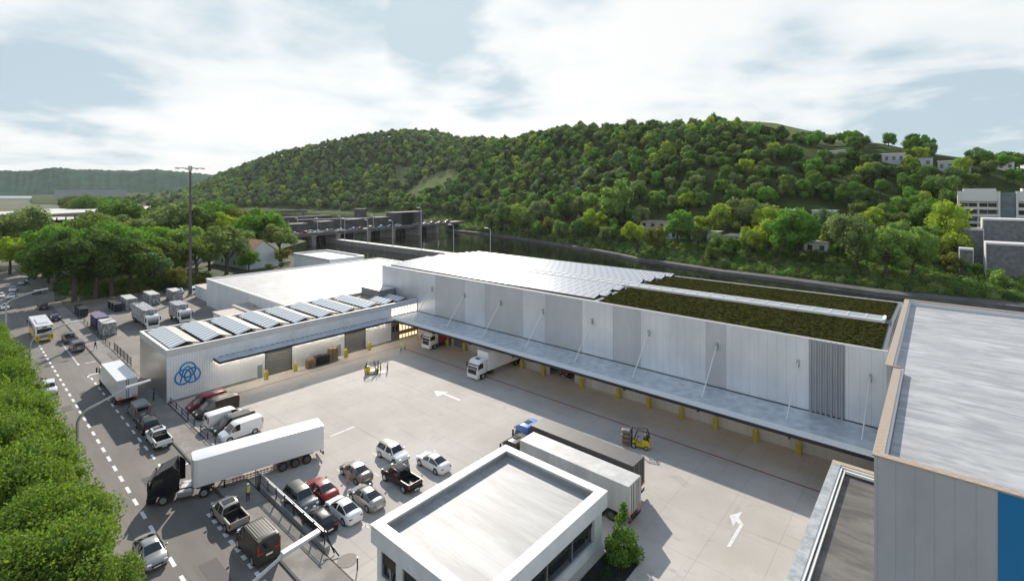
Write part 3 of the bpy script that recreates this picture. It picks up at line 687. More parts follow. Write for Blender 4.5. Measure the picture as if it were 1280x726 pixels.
# ---------------------------------------------------------------- side wing
wg = thing('office_wing', 'low white ribbed wing with a blue ring emblem, roller doors and a slim lit canopy', 'building')
X0, X1, Y0, Y1, ZW = -102.4, -87.0, 21.9, 68.9, 8.0
dw = [(36.3, 40.7, 4.1), (51.3, 55.7, 4.1)]; dd = [(34.9, 35.7, 2.3), (49.5, 50.4, 2.3)]
ys = Y0; 
for y0_, y1_, h_ in dw:
    MB().box(X1-.25, X1, ys, y0_, .02, 7.0).build('wall', P_WING, wg); MB().box(X1-.25, X1, y0_, y1_, h_, 7.0).build('wall', P_WING, wg); ys = y1_
MB().box(X1-.25, X1, ys, 62.0, .02, 7.0).build('wall', P_WING, wg)
MB().box(X1-.25, X1, 62.0, Y1, 7.25, 7.4).build('wall', P_WING, wg)
for y0_, y1_, h_ in dw:
    mb = MB()
    for i in range(16): mb.box(X1-.17, X1-.1+.03*(i % 2), y0_, y1_, .02+i*.256, .02+i*.256+.24)
    rd = mb.build('roller_door', M_BRONZE, wg); mb = MB()
    mb.box(X1-.05, X1+.05, y0_-.12, y0_, 0.02, h_+.12); mb.box(X1-.05, X1+.05, y1_, y1_+.12, 0.02, h_+.12); mb.box(X1-.05, X1+.05, y0_, y1_, h_, h_+.12); mb.build('door_frame', M_DARK, rd)
for y0_, y1_, h_ in dd:
    d = MB().box(X1+.002, X1+.05, y0_, y1_, .02, h_).build('door', mat('grey_blue_door', (.24, .29, .31), .5), wg); MB().box(X1+.05, X1+.09, y1_-.15, y1_-.1, 1.0, 1.15).build('handle', M_GALV, d)
MB().box(X1+.001, X1+.06, 22.1, 34.8, .02, .38).build('plinth', M_CONC, wg); MB().box(X1+.001, X1+.06, 55.9, 62, .02, .38).build('plinth', M_CONC, wg)
mb = MB(); mb.box(X1-.3, X1+.04, Y0-.04, Y1, 7.0, ZW); mb.box(X0-.04, X0+.3, Y0-.04, Y1, 7.0, ZW); mb.box(X0+.3, X1-.3, Y0-.04, Y0+.3, 7.0, ZW); mb.build('parapet', M_PAR, wg)
mb = MB(); mb.box(X1-.36, X1+.07, Y0-.07, Y1, ZW, ZW+.06); mb.box(X0-.07, X0+.36, Y0-.07, Y1, ZW, ZW+.06); mb.box(X0+.36, X1-.36, Y0-.07, Y0+.36, ZW, ZW+.06); mb.build('coping', M_CANW, wg)
MB().box(X0, X1-.25, Y0, Y0+.22, 0.02, 7.0).build('end_wall', M_END, wg); MB().box(X0, X0+.22, Y0+.22, Y1, 0.02, 7.0).build('rear_wall', P_WING, wg)
MB().box(X0+.25, X1-.27, Y0+.25, Y1, 7.15, 7.45).build('roof', GRAVEL, wg)
mb = MB(); mb.box(X1-7, X1-6.8, 61.5, Y1, .02, 7); mb.box(X1-6.8, X1-.3, 61.5, 61.7, .02, 7); mb.build('lobby_wall', mat('lobby_wall_warm', (.6, .5, .38), .7), wg)
# glazed corner
gl = MB().box(X1-.12, X1-.08, 62.05, Y1, 5.4, 7.2).build('upper_window', M_LITB, wg); mb = MB()
y = 62.0
while y < Y1: mb.box(X1-.1, X1+.02, y, y+.1, 5.25, 7.25); y += .85
for z in (5.25, 6.65, 7.2): mb.box(X1-.09, X1+.01, 62.0, Y1, z, z+.07)
mb.build('glazing_frame', M_GALV, gl)
gl = MB().box(X1-.12, X1-.08, 64.0, Y1, .3, 4.9).build('ground_window', M_LIT, wg); mb = MB(); y = 64.0
while y < Y1: mb.box(X1-.1, X1+.02, y, y+.13, .02, 5.0); y += .82
for z in (.05, 3.6, 4.2): mb.box(X1-.09, X1+.01, 64.0, Y1, z, z+.1)
mb.box(X1-.075, X1+.02, 64, Y1, 1.1, 1.9, m=1)
mb.build('glazing_frame', [mat('window_frame_tan', (.25, .19, .12), .5), mat('inner_counter', (.35, .2, .08), .6)], gl)
d = MB().box(X1-.1, X1, 62.05, 63.95, .02, 5.0).build('entrance_door', M_BRONZE, wg); mb = MB()
for yy in (62.05, 62.95, 63.83): mb.box(X1, X1+.05, yy, yy+.1, .02, 5.0)
mb.box(X1, X1+.04, 62.1, 63.9, 3.3, 3.45); mb.build('door_frame', mat('bronze_frame', (.12, .105, .09), .45), d); MB().box(X1+.001, X1+.02, 62.3, 62.8, 2.0, 3.2).box(X1+.001, X1+.02, 63.15, 63.7, 2.0, 3.2).build('door_pane', M_GLASS, d)
mb = MB(); mb.box(X1+.001, X1+.03, 62.5, 63.1, 3.9, 4.3); mb.build('red_sign', M_RED, d)
# slim canopy
cw = MB().prism([(X1, 5.15), (X1+2.35, 5.02), (X1+2.35, 5.14), (X1, 5.3)], 28.3, 61.2, 'y' if 0 else 'y').build('canopy', M_CANOPY, wg)
mb = MB(); mb.box(X1+2.35, X1+2.5, 28.2, 61.15, 4.9, 5.2); mb.box(X1, X1+2.35, 28.15, 28.3, 4.93, 5.22)
y = 29
while y < 61: mb.box(X1+.02, X1+.1, y, y+.5, 5.31, 5.36); y += .9
mb.build('edge_beam', M_DARK, cw)
for i in range(16): MB().box(X1+.25, X1+.45, 28.8+i*2.05, 30.0+i*2.05, 4.92, 5.0).build('light_strip', M_STRIP, cw)
for y in (31.3, 41.1, 50.9, 60.0):
    MB().cyl((X1+.04, y, 7.35), (X1+1.9, y+.1, 5.15), .05, n=8).cyl((X1+.04, y, 7.35), (X1+.05, y-1.0, 5.3), .03, n=6).build('tie_rod', M_GALV2, wg)
# emblem: three interlaced rings, an inner arch
mb = MB()
for cy, cz in ((24.62, 4.45), (24.0, 3.5), (25.26, 3.5)):
    mb.tube([(X1+.06, cy+1.06*math.cos(t*PI/20), cz+1.1*math.sin(t*PI/20)) for t in range(41)], .115, 8)
ar = [(23.62, 2.7), (23.9, 3.85), (24.02, 4.36), (24.3, 4.82), (24.62, 5.0), (25.05, 4.62), (25.4, 3.85), (25.7, 2.7)]
sm_ = []
for i in range(len(ar)-1):
    for t in range(4): sm_.append((ar[i][0]+(ar[i+1][0]-ar[i][0])*t/4, ar[i][1]+(ar[i+1][1]-ar[i][1])*t/4))
mb.tube([(X1+.07, y, z) for y, z in sm_+[ar[-1]]], .10, 8)
mb.build('emblem', M_LOGO, wg)
wb = thing('rooftop_plant_box', 'grey metal box on the wing roof against the warehouse wall', 'roof unit', (-99.5, 66, 7.45))
MB().box(-2.6, 4.6, -1.6, 2.4, 0, 1.9, bev=.04).build('casing', mat('plant_box_grey', (.20, .21, .225), .5), wb); MB().box(-2.7, 4.7, -1.7, 2.5, 1.9, 1.98).build('lid', M_TRIM, wb)
# tent shaped racks
kk = 0
for i, y0 in enumerate([22.6, 27.35, 32.2, 37.05, 41.95, 46.9, 51.7, 56.7, 61.3, 64.6]):
    w1, w2 = (2.15, 1.95)
    if i >= 8: w1, w2 = 1.8, 1.0
    xa = -101.3 if i < 8 else -94.2
    t = thing('solar_rack', '%s tent shaped solar rack from the street end of the wing roof' % ords[i], 'solar rack', (xa, y0, 7.45), 0, 'solar racks on the wing roof')
    ln_ = -88.2-xa
    MB().prism([(0, .45), (w1, 1.05), (w1, 1.10), (0, .5)], 0, ln_, 'x').build('panel', SOLARW, t)
    MB().prism([(w1+.06, 1.05), (w1+w2, .50), (w1+w2, .54), (w1+.06, 1.10)], 0, ln_, 'x').build('back_sheet', SHEET, t)
    mb = MB(); j = 0
    while j <= ln_: mb.cyl((j+.05, .1, .45), (j+.05, w1, 1.01), .04, n=5); mb.cyl((j+.05, w1, 1.01), (j+.05, w1+w2, .48), .04, n=5); mb.box(j, j+.07, 0.05, .12, 0, .45); mb.box(j, j+.07, w1-.03, w1+.03, 0, 1.03); mb.box(j, j+.07, w1+w2-.1, w1+w2-.03, 0, .48); j += 1.45
    mb.box(0, ln_, .0, .06, .0, .12); mb.build('frame', M_DARK, t)

# ---------------------------------------------------------------- hall behind the wing
hl = thing('white_hall', 'large flat roofed white hall behind the wing', 'building')
hall = [(-153.5, 48.0), (-102.6, 48.0), (-102.6, 69), (-100.8, 69), (-100.8, 104), (-153.5, 104)]
MB().prism(hall, .02, 7.1, 'z').build('wall', P_HALL, hl)
inner = [(-153.1, 48.4), (-102.9, 48.4), (-102.9, 69.3), (-101.2, 69.3), (-101.2, 103.6), (-153.1, 103.6)]
MB().prism(inner, 7.1, 7.22, 'z').build('roof', ROOF_HALL, hl)
mb = MB(); mb.box(-153.65, -102.5, 47.85, 48.35, 7.101, 7.5); mb.box(-153.65, -153.15, 48.35, 104.1, 7.101, 7.5); mb.box(-153.15, -100.7, 103.6, 104.1, 7.101, 7.5); mb.build('roof_edge', M_CANW, hl)
MB().box(-103.4, -103.1, 50, 69, 7.3, 7.56).build('violet_pipe', mat('violet_pipe', (.06, .04, .35), .5), hl)
MB().box(-125, -120, 47.2, 47.98, .02, 5.2).box(-126, -113, 44.6, 47.97, 4.6, 4.9).build('loading_canopy', mat('pinkish_roof', (.42, .36, .31), .7), hl)
sm2 = thing('white_annex', 'small white box building at the left end of the hall', 'annex'); MB().box(-168, -154, 49.5, 57, .02, 3.4).build('wall', P_HALL, sm2); MB().box(-168.2, -153.9, 49.3, 57.2, 3.4, 3.65).build('roof', mat('pinkish_roof2', (.50, .42, .36), .7), sm2)
ms = MB().box(-120.6, -114.5, 41.5, 47.7, .02, 4.2).build('wall', P_HALL); 
bpy.data.objects.remove(ms)
sh = thing('low_store_building', 'low store with a pale pinkish roof between the hall and the wing', 'building'); MB().box(-123.5, -106.5, 40.0, 47.4, .02, 4.4).build('wall', P_HALL, sh); MB().box(-123.7, -106.3, 39.8, 47.6, 4.4, 4.6).build('roof', MATS['pinkish_roof2'], sh)
mb = MB(); mb.box(-113, -112.2, 44.6, 45.4, 4.6, 5.5); mb.build('vent', M_DARK, sh)
wb2 = thing('riverside_building', 'small white flat roofed building with a raised rim behind the hall', 'building')
MB().box(-187, -160, 88.5, 102, .02, 7.2).build('wall', P_HALL, wb2); MB().box(-186.6, -160.4, 88.9, 101.6, 7.2, 7.3).build('roof', ROOF_HALL, wb2)
mb = MB(); mb.box(-187.2, -159.8, 88.3, 88.8, 7.2, 7.95); mb.box(-187.2, -159.8, 101.7, 102.2, 7.2, 7.95); mb.box(-187.2, -186.7, 88.8, 101.7, 7.2, 7.95); mb.box(-160.3, -159.8, 88.8, 101.7, 7.2, 7.95); mb.build('parapet', M_TRIM, wb2)

# ---------------------------------------------------------------- tower block at the right edge
tw = thing('tower_building', 'tall panel clad building with a streaked pale flat roof and clinker coping', 'building')
ZT = 15.0
out = [(-3.2, 39.4), (14, 39.4), (14, 98.2), (-3.85, 98.2), (-3.85, 60.2), (-3.2, 60.2)]
MB().box(-3.1, 2.6, 39.5, 40, 0, ZT-.748).build('front_wall', P_TOWER, tw)
MB().box(2.6, 9, 39.45, 40, 0, ZT-.12).build('blue_panel', M_BLUE, tw)
MB().prism([(-3.1, 40), (13.8, 40), (13.8, 98), (-3.75, 98), (-3.75, 60.3), (-3.1, 60.3)], 0, ZT-.75, 'z').build('core', [P_TOWER], tw)
MB().prism([(-2.4, 40.2), (13.6, 40.2), (13.6, 97.4), (-3.1, 97.4), (-3.1, 60.8), (-2.4, 60.8)], ZT-.75, ZT-.6, 'z').build('roof', ROOF_TOW, tw)
mb = MB(); mb.box(-3.1, -2.62, 40.0, 60.0, ZT-.75, ZT-.11); mb.box(-3.1, 13.9, 39.5, 39.97, ZT-.745, ZT-.112); mb.box(-3.75, -3.28, 60.3, 97.6, ZT-.75, ZT-.0); mb.box(-3.75, 14, 97.6, 98.1, ZT-.75, ZT); mb.build('parapet', P_TOWER, tw)
mb = MB(); mb.box(-3.2, -2.6, 39.98, 60.0, ZT-.108, ZT); mb.box(-3.2, 14, 39.38, 39.978, ZT-.108, ZT+.002); mb.box(-3.87, -3.27, 60.2, 97.6, ZT+.004, ZT+.12); mb.box(-3.85, 14, 97.6, 98.2, ZT+.004, ZT+.125); mb.box(-3.85, -2.62, 60.0, 60.2, ZT+.002, ZT+.12); mb.build('coping', M_BRICK, tw)
mb = MB(); mb.box(-2.618, -2.45, 40.0, 60.4, ZT-.7, ZT-.12); mb.box(-3.278, -3.1, 60.5, 97.4, ZT-.7, ZT-.04); mb.box(-3.1, 13.9, 97.2, 97.598, ZT-.7, ZT-.04); mb.build('flashing', M_TRIM, tw)
# low building in front of it
lb = thing('low_flat_building', 'low building with a dark bitumen roof and pale metal parapet below the tower', 'building')
zl = 4.6
MB().box(-7.7, -3.3, 5, 59.2, 0, zl-.1).build('wall', M_PAR, lb)
mb = MB(); mb.box(-8.05, -7.3, 5, 58.9, zl-.1, zl); mb.build('metal_parapet', mat('streaked_metal_cap', (.44, .46, .47), .45, .3, noise=.3, nscale=1.2), lb)
mb = MB(); mb.box(-8.05, -3.3, 58.9, 59.5, zl-.1, zl+.01); mb.build('sun_tinted_cap', mat('tan_cap', (.48, .38, .27), .6), lb)  # tan puts the sunlight on this far parapet into its colour
mb = MB(); mb.box(-7.298, -7.1, 5, 58.4, zl-.3, zl-.08); mb.box(-7.0, -6.85, 5, 58.2, zl-.45, zl-.22); mb.box(-7.29, -3.3, 58.7, 58.89, zl-.3, zl-.08); mb.box(-7.0, -3.3, 58.3, 58.5, zl-.45, zl-.22); mb.build('flashing', M_CANW, lb)
MB().box(-7.1, -3.3, 5, 58.69, zl-.099, zl-.06).build('gutter_board', M_GALV, lb) if 0 else None
bpy.data.objects.remove([o for o in lb.children if o.name.startswith('wall')][0])
MB().box(-7.7, -3.3, 5, 59.2, 0, zl-.75).build('wall', M_PAR, lb)
MB().box(-7.7, -7.3, 5, 59.2, zl-.75, zl-.101).box(-7.3, -3.3, 58.9, 59.2, zl-.75, zl-.101).build('upstand', M_PAR, lb)
MB().box(-7.29, -3.3, 5, 58.88, zl-.745, zl-.6).build('roof', ROOF_LOW, lb)

# ---------------------------------------------------------------- gate office
of = thing('gate_office', 'small white office with broad parapet and dark recessed windows at the bottom edge', 'building')
ox0, ox1, oy0, oy1, oz = -34.75, -22.5, 22.8, 39.35, 4.9
MB().box(ox0+.35, ox1-.35, oy0+.35, oy1-.35, 0, .9).build('base_wall', M_OFFWALL, of)
mb = MB(); zb0, zb1 = .9, 3.55
mb.box(ox1-.75, ox1-.352, oy1-1.6, oy1-.352, zb0, 3.4); mb.box(ox1-.75, ox1-.352, oy0+.352, oy0+1.2, zb0, 3.4)
mb.box(ox0+.352, ox0+.9, oy0+.352, oy0+.75, zb0, 3.4); mb.box(ox0+2.9, ox0+3.7, oy0+.352, oy0+.75, zb0, 3.4); mb.box(ox0+5.8, ox1-.75, oy0+.352, oy0+.75, zb0, 3.4)
mb.box(ox0+.352, ox0+.75, oy0+.75, oy1-.352, zb0, 3.4); mb.box(ox0+.75, ox1-.75, oy1-.75, oy1-.352, zb0, 3.4); mb.build('wall', M_OFFWALL, of)
mb = MB(); mb.box(ox0, ox1, oy0, oy1, 3.4, 4.05); mb.build('fascia', M_OFFWALL, of)
mb = MB(); pw = .55
for b in ((ox0, ox1, oy0, oy0+pw), (ox0, ox1, oy1-pw, oy1), (ox0, ox0+pw, oy0+pw, oy1-pw), (ox1-pw, ox1, oy0+pw, oy1-pw)): mb.box(*b, 4.05, oz-.08)
mb.build('parapet', M_OFFWALL, of)
mb = MB(); pw = .85
for b in ((ox0-.04, ox1+.04, oy0-.04, oy0+pw), (ox0-.04, ox1+.04, oy1-pw, oy1+.04), (ox0-.04, ox0+pw, oy0+pw, oy1-pw), (ox1-pw, ox1+.04, oy0+pw, oy1-pw)): mb.box(*b, oz-.08, oz)
mb.build('parapet_cap', M_CAP, of)
mb = MB(); q = .7
for b in ((ox0+.56, ox1-.56, oy0+.56, oy0+q), (ox0+.56, ox1-.56, oy1-q, oy1-.56), (ox0+.56, ox0+q, oy0+q, oy1-q), (ox1-q, ox1-.56, oy0+q, oy1-q)): mb.box(*b, 4.1, 4.45)
mb.build('flashing', M_GALV, of)
MB().box(ox0+.5, ox1-.5, oy0+.5, oy1-.5, 4.051, 4.14).build('roof', ROOF_OFF, of)
# windows: black panel painting the dark of the recess over glass, right face and left face
for y0_, y1_ in ((oy1-4.9, oy1-1.62), (oy1-8.4, oy1-4.98), (oy1-11.9, oy1-8.48), (oy0+1.22, oy1-11.98)):
    wn_ = MB().box(ox1-.72, ox1-.68, y0_, y1_, .95, 3.4).build('window', M_GLASS, of)
    MB().box(ox1-.66, ox1-.6, y0_, y1_, 2.2, 3.38).build('recess_dark_panel', M_CHAS, wn_); MB().box(ox1-.67, ox1-.5, y0_, y0_+.1, .9, 3.39).box(ox1-.67, ox1-.5, y0_+.1, y1_, .9, 1.0).build('frame', M_GALV, wn_)
for x0_, x1_ in ((ox0+.9, ox0+2.9), (ox0+3.7, ox0+5.8)):
    wn_ = MB().box(x0_, x1_, oy0+.66, oy0+.7, .95, 3.4).build('window', M_GLASS, of)
    MB().box(x0_, x1_, oy0+.5, oy0+.56, 1.9, 3.38).build('recess_dark_panel', M_CHAS, wn_); MB().box(x0_, x0_+.1, oy0+.4, oy0+.6, .9, 3.39).box(x1_-.1, x1_, oy0+.4, oy0+.6, .9, 3.39).box(x0_+.1, x1_-.1, oy0+.4, oy0+.6, .9, 1.0).box(x0_+1.1, x0_+1.2, oy0+.4, oy0+.6, 1.0, 1.9).build('frame', M_GALV, wn_)
slab('planting_bed', [(-22.1, 28), (-19.3, 28), (-19.3, 39.2), (-22.1, 39.2)], .02, .1, M_MULCH)

# ---------------------------------------------------------------- vehicles
def shell(st, name, pm, parent, arch=None):
    """closed car body from stations (x, zs, ws, zb, wb, zr, wr)"""
    V = []; n = 15
    for (x, zs, ws, zb, wb, zr, wr) in st:
        h = [(0, zs), (ws*.86, zs), (ws, zs+.10), (ws*1.01, zs+(zb-zs)*.62), (wb, zb), (wr, zr-.035), (wr*.55, zr+.005), (0, zr+.015)]
        ring = h + [(-a, b) for a, b in h[-2:0:-1]]
        V += [(x, a, b) for a, b in ring]
    n = 14; F = []
    for i in range(len(st)-1):
        for j in range(n): F.append((i*n+j, i*n+(j+1) % n, (i+1)*n+(j+1) % n, (i+1)*n+j))
    mb = MB(); mb.add(V, F, 0, None, True); mb.add(V[:n], [tuple(range(n))[::-1]], 0, None, True); mb.add(V[-n:], [tuple(range(n))], 0, None, True)
    return mb, V
def glass_from(V, i0, i1, js, off=.012, shrink=.93):
    n = 14; mb = MB()
    for i in range(i0, i1):
        for j in js:
            q = [Vector(V[i*n+j]), Vector(V[i*n+(j+1) % n]), Vector(V[(i+1)*n+(j+1) % n]), Vector(V[(i+1)*n+j])]
            c = sum(q, Vector())/4; nr = (q[1]-q[0]).cross(q[3]-q[0]).normalized()
            if nr.dot(Vector((c.x*0, c.y, c.z-.6))) < 0: nr = -nr
            q = [c+(p-c)*shrink+nr*off for p in q]; mb.add([p[:] for p in q], [(0, 1, 2, 3)])
    return mb
def strip_glass(V, i0, i1, j0, j1, nm, parent, off=.012, shr=.94):
    """one pane spanning stations i0..i1 and ring points j0..j1"""
    n = 14; P = [[Vector(V[i*n+(j % n)]) for j in range(j0, j1+1)] for i in range(i0, i1+1)]
    fl = [p for r in P for p in r]; c = sum(fl, Vector())/len(fl); nr = (P[0][-1]-P[0][0]).cross(P[-1][0]-P[0][0]).normalized()
    if nr.dot(Vector((0, c.y, .3 if abs(c.y) > .3 else 1))) < 0: nr = -nr
    nj = j1-j0+1; vs = [(c+(p-c)*shr+nr*off)[:] for p in fl]
    mb = MB(); mb.add(vs, [(a*nj+b, a*nj+b+1, (a+1)*nj+b+1, (a+1)*nj+b) for a in range(i1-i0) for b in range(nj-1)])
    return mb.build(nm, M_WIN, parent)
def wheels(t, xs, w, r=.33, wd=.22, rim=M_RIM, dual=False, arch=True, rimr=.66):
    if arch:
        mb = MB()
        for x in xs:
            for s in (-1, 1): MB().cyl((x, s*(w-.16), r+.01), (x, s*(w+.008), r+.01), r*1.17, n=20, smooth=False).build('wheel_arch', M_CHAS, t)
        pass
    for x in xs:
        for s in (-1, 1):
            wo = MB().cyl((x, s*(w-wd-.0), r), (x, s*(w+.015), r), r, n=20).build('wheel', M_RUB, t, sharp=40)
            mb = MB(); y = s*(w+.02); mb.cyl((x, s*(w-.05), r), (x, y, r), r*rimr, n=16)
            mb.cyl((x, y, r), (x, s*(w+.035), r), r*.16, n=8)
            mb.build('rim', rim, wo, sharp=40)
TYPES = {
 'coupe': dict(L=4.6, r=.34, wx=(-1.38, 1.42), cab=(3, 8), st=[(-2.3, .36, .62, .80, .60, .84, .5), (-2.2, .26, .80, .88, .74, 1.0, .62), (-1.9, .2, .88, .93, .82, 1.06, .7), (-1.62, .18, .90, .96, .84, 1.09, .70), (-.72, .18, .91, .97, .86, 1.37, .58), (-.15, .18, .91, .97, .86, 1.42, .58), (-.05, .18, .91, .97, .86, 1.42, .58), (.38, .18, .91, .96, .86, 1.38, .57), (1.15, .18, .90, .93, .84, .99, .70), (1.75, .2, .88, .84, .80, .88, .66), (2.15, .24, .80, .72, .72, .76, .58), (2.3, .34, .64, .58, .56, .62, .44)], rw=(3, 4), fw=(7, 8), sw=((3, 5), (6, 8)), tl=.78, hl=.66),
 'hatch': dict(L=4.3, r=.33, wx=(-1.32, 1.38), cab=(2, 7), st=[(-2.15, .4, .68, .85, .68, .92, .58), (-2.05, .24, .84, .95, .80, 1.08, .64), (-1.85, .2, .88, .98, .83, 1.16, .66), (-1.35, .18, .90, .98, .84, 1.42, .58), (-.3, .18, .90, .98, .85, 1.47, .58), (-.2, .18, .90, .98, .85, 1.47, .58), (.35, .18, .90, .97, .85, 1.42, .57), (1.1, .18, .89, .95, .83, 1.02, .68), (1.65, .2, .87, .87, .79, .90, .64), (2.0, .24, .80, .75, .70, .78, .56), (2.15, .34, .66, .6, .56, .64, .44)], rw=(2, 3), fw=(6, 7), sw=((2, 4), (5, 7)), tl=.86, hl=.7),
 'suv': dict(L=4.6, r=.38, wx=(-1.4, 1.42), cab=(2, 7), st=[(-2.3, .45, .74, 1.0, .76, 1.05, .66), (-2.22, .3, .90, 1.08, .88, 1.2, .72), (-2.1, .26, .93, 1.10, .89, 1.28, .74), (-1.85, .26, .94, 1.10, .90, 1.66, .66), (-.45, .26, .94, 1.10, .90, 1.72, .66), (-.35, .26, .94, 1.10, .90, 1.72, .66), (.45, .26, .94, 1.08, .90, 1.66, .65), (1.05, .26, .94, 1.06, .88, 1.13, .76), (1.75, .28, .92, .99, .86, 1.04, .72), (2.15, .32, .86, .88, .78, .92, .64), (2.3, .42, .74, .7, .66, .74, .52)], rw=(2, 3), fw=(6, 7), sw=((2, 4), (5, 7)), tl=.98, hl=.82),
 'van': dict(L=5.0, r=.34, wx=(-1.45, 1.6), cab=(1, 7), st=[(-2.5, .4, .86, 1.1, .86, 1.9, .76), (-2.44, .26, .94, 1.15, .93, 1.97, .82), (-1.9, .24, .96, 1.15, .94, 1.98, .84), (.2, .24, .96, 1.13, .94, 1.98, .84), (.3, .24, .96, 1.13, .94, 1.98, .84), (.75, .24, .96, 1.12, .94, 1.95, .80), (1.0, .24, .96, 1.11, .94, 1.80, .76), (1.72, .24, .95, 1.08, .92, 1.14, .80), (2.15, .26, .92, .98, .84, 1.02, .70), (2.4, .3, .84, .8, .76, .84, .62), (2.5, .4, .7, .62, .62, .68, .5)], rw=None, fw=(6, 7), sw=((4, 7),), tl=1.1, hl=.85),
}
def car(kind, nm, label, cat, body, roof=None, sunroof=False):
    T = TYPES[kind]; t = thing(nm, label, cat); st = T['st']
    mb, V = shell(st, 'body', body, t); mb.build('body', body, t, sharp=50)
    cabw = st[len(st)//2][2]
    if T['rw']: strip_glass(V, T['rw'][0], T['rw'][1], 5, 9, 'rear_window', t)
    else:
        MB().box(-2.475-.03, -2.44, -.62, .62, 1.32, 1.78).build('rear_window', M_WIN, t)
    strip_glass(V, T['fw'][0], T['fw'][1], 5, 9, 'windscreen', t)
    for a, b in T['sw']:
        strip_glass(V, a, b, 4, 5, 'side_window', t); strip_glass(V, a, b, 9, 10, 'side_window', t)
    if roof:
        i0 = T['rw'][1]; i1 = T['fw'][0]; n = 14
        vs = [tuple(Vector(V[i*n+j])+Vector((0, 0, .014))) for i in range(i0, i1+1) for j in range(5, 10)]
        MB().add(vs, [(a*5+b, a*5+b+1, (a+1)*5+b+1, (a+1)*5+b) for a in range(i1-i0) for b in range(4)], 0, None, True).build('roof_panel', roof, t)
    if sunroof:
        MB().box(-.45, .3, -.42, .42, st[5][5]+.004, st[5][5]+.03).build('sunroof', M_WIN, t)
    xr, xf = st[0][0], st[-1][0]; tz, hz = T['tl'], T['hl']
    for s in (-1, 1):
        MB().box(xr-.015, xr+.22, s*.50-.16+.08*s, s*.50+.16+.08*s, tz-.08, tz+.05, bev=.02).build('taillight', M_LAMPR, t)
        MB().box(xf-.34, xf-.04, s*.58-.14, s*.58+.14, hz-.09, hz+.07, bev=.03).build('headlight', M_LAMPW, t)
        xm = st[T['fw'][1]][0]-.35; MB().box(xm, xm+.14, s*(cabw+.0)-.1+.06*s, s*(cabw+.0)+.1+.06*s, st[T['fw'][0]][3]+.02, st[T['fw'][0]][3]+.18, bev=.03).build('mirror', body, t)
    MB().box(xf-.12, xf+.012, -.42, .42, .42, .58).build('grille', M_CHAS, t)
    MB().box(xr-.03, xr+.03, -.26, .26, tz-.32, tz-.2).build('number_plate', M_PLATE, t); MB().box(xf, xf+.03, -.26, .26, .36, .46).build('number_plate', M_PLATE, t)
    MB().box(xr-.02, xr+.2, -.7, .7, .26, .42, bev=.03).build('rear_bumper', M_CHAS if kind in ('suv', 'van') else body, t)
    wheels(t, T['wx'], cabw, T['r'])
    if kind == 'van':
        for s in (-1, 1): MB().box(-2.52, -2.44, s*.86-.05, s*.86+.05, 1.0, 1.75).build('rear_light_bar', M_LAMPR, t)
    return t
def pickup(nm, label, body, rooflid=True):
    t = thing(nm, label, 'pickup truck')
    st = [(-.55, .34, .90, 1.08, .88, 1.12, .84), (-.5, .34, .93, 1.08, .90, 1.62, .70), (-.3, .34, .94, 1.08, .90, 1.74, .68), (.35, .34, .94, 1.08, .90, 1.76, .68), (.43, .34, .94, 1.08, .90, 1.76, .68), (.95, .34, .94, 1.07, .90, 1.70, .66), (1.6, .34, .93, 1.05, .88, 1.10, .78), (2.25, .36, .92, 1.0, .86, 1.04, .72), (2.55, .4, .86, .90, .78, .94, .64), (2.68, .5, .76, .72, .66, .76, .54)]
    mb, V = shell(st, 'body', body, t); mb.build('cab', body, t, sharp=50)
    strip_glass(V, 5, 6, 5, 9, 'windscreen', t); strip_glass(V, 0, 1, 5, 9, 'rear_window', t)
    for a, b in ((1, 3), (4, 6)): strip_glass(V, a, b, 4, 5, 'side_window', t); strip_glass(V, a, b, 9, 10, 'side_window', t)
    mb = MB(); mb.box(-2.45, -.56, -.92, -.78, .45, 1.12, bev=.03); mb.box(-2.45, -.56, .78, .92, .45, 1.12, bev=.03); mb.box(-2.45, -.56, -.78, .78, .45, .58); mb.build('load_bed', body, t)
    MB().box(-2.44, -.58, -.775, .775, .585, .60).box(-.62, -.56, -.775, .775, .60, 1.08).box(-2.36, -.6, -.778, -.765, .6, 1.1).box(-2.36, -.6, .765, .778, .6, 1.1).build('bed_liner', M_CHAS, t)
    MB().box(-2.55, -2.455, -.9, .9, .5, 1.12, bev=.03).build('tailgate', body, t)
    MB().box(-2.7, -2.5, -.9, .9, .36, .52, bev=.04).build('rear_bumper', M_CHAS, t); MB().box(2.6, 2.72, -.5, .5, .55, .85).build('grille', M_CHAS, t)
    for s in (-1, 1):
        MB().box(-2.57, -2.48, s*.86-.06, s*.86+.06, .72, 1.02).build('taillight', M_LAMPR, t); MB().box(2.42, 2.66, s*.66-.13, s*.66+.13, .78, .93, bev=.03).build('headlight', M_LAMPW, t)
        MB().box(1.15, 1.3, s*1.0-.1, s*1.0+.1, 1.1, 1.3, bev=.03).build('mirror', body, t)
        mb = MB(); mb.cyl((-.75, s*.7, 1.1), (-.62, s*.66, 1.62), .035, n=6); mb.build('roll_bar', M_CHAS, t)
    if rooflid: MB().box(-.2, .6, -.5, .5, 1.77, 1.80).build('sunroof', M_WIN, t)
    MB().box(-2.73, -2.69, -.26, .26, .4, .5).build('number_plate', M_PLATE, t)
    MB().box(-2.4, 2.2, -.7, .7, .28, .46).build('chassis', M_CHAS, t)
    wheels(t, (-1.62, 1.75), .95, .38, .26)
    return t
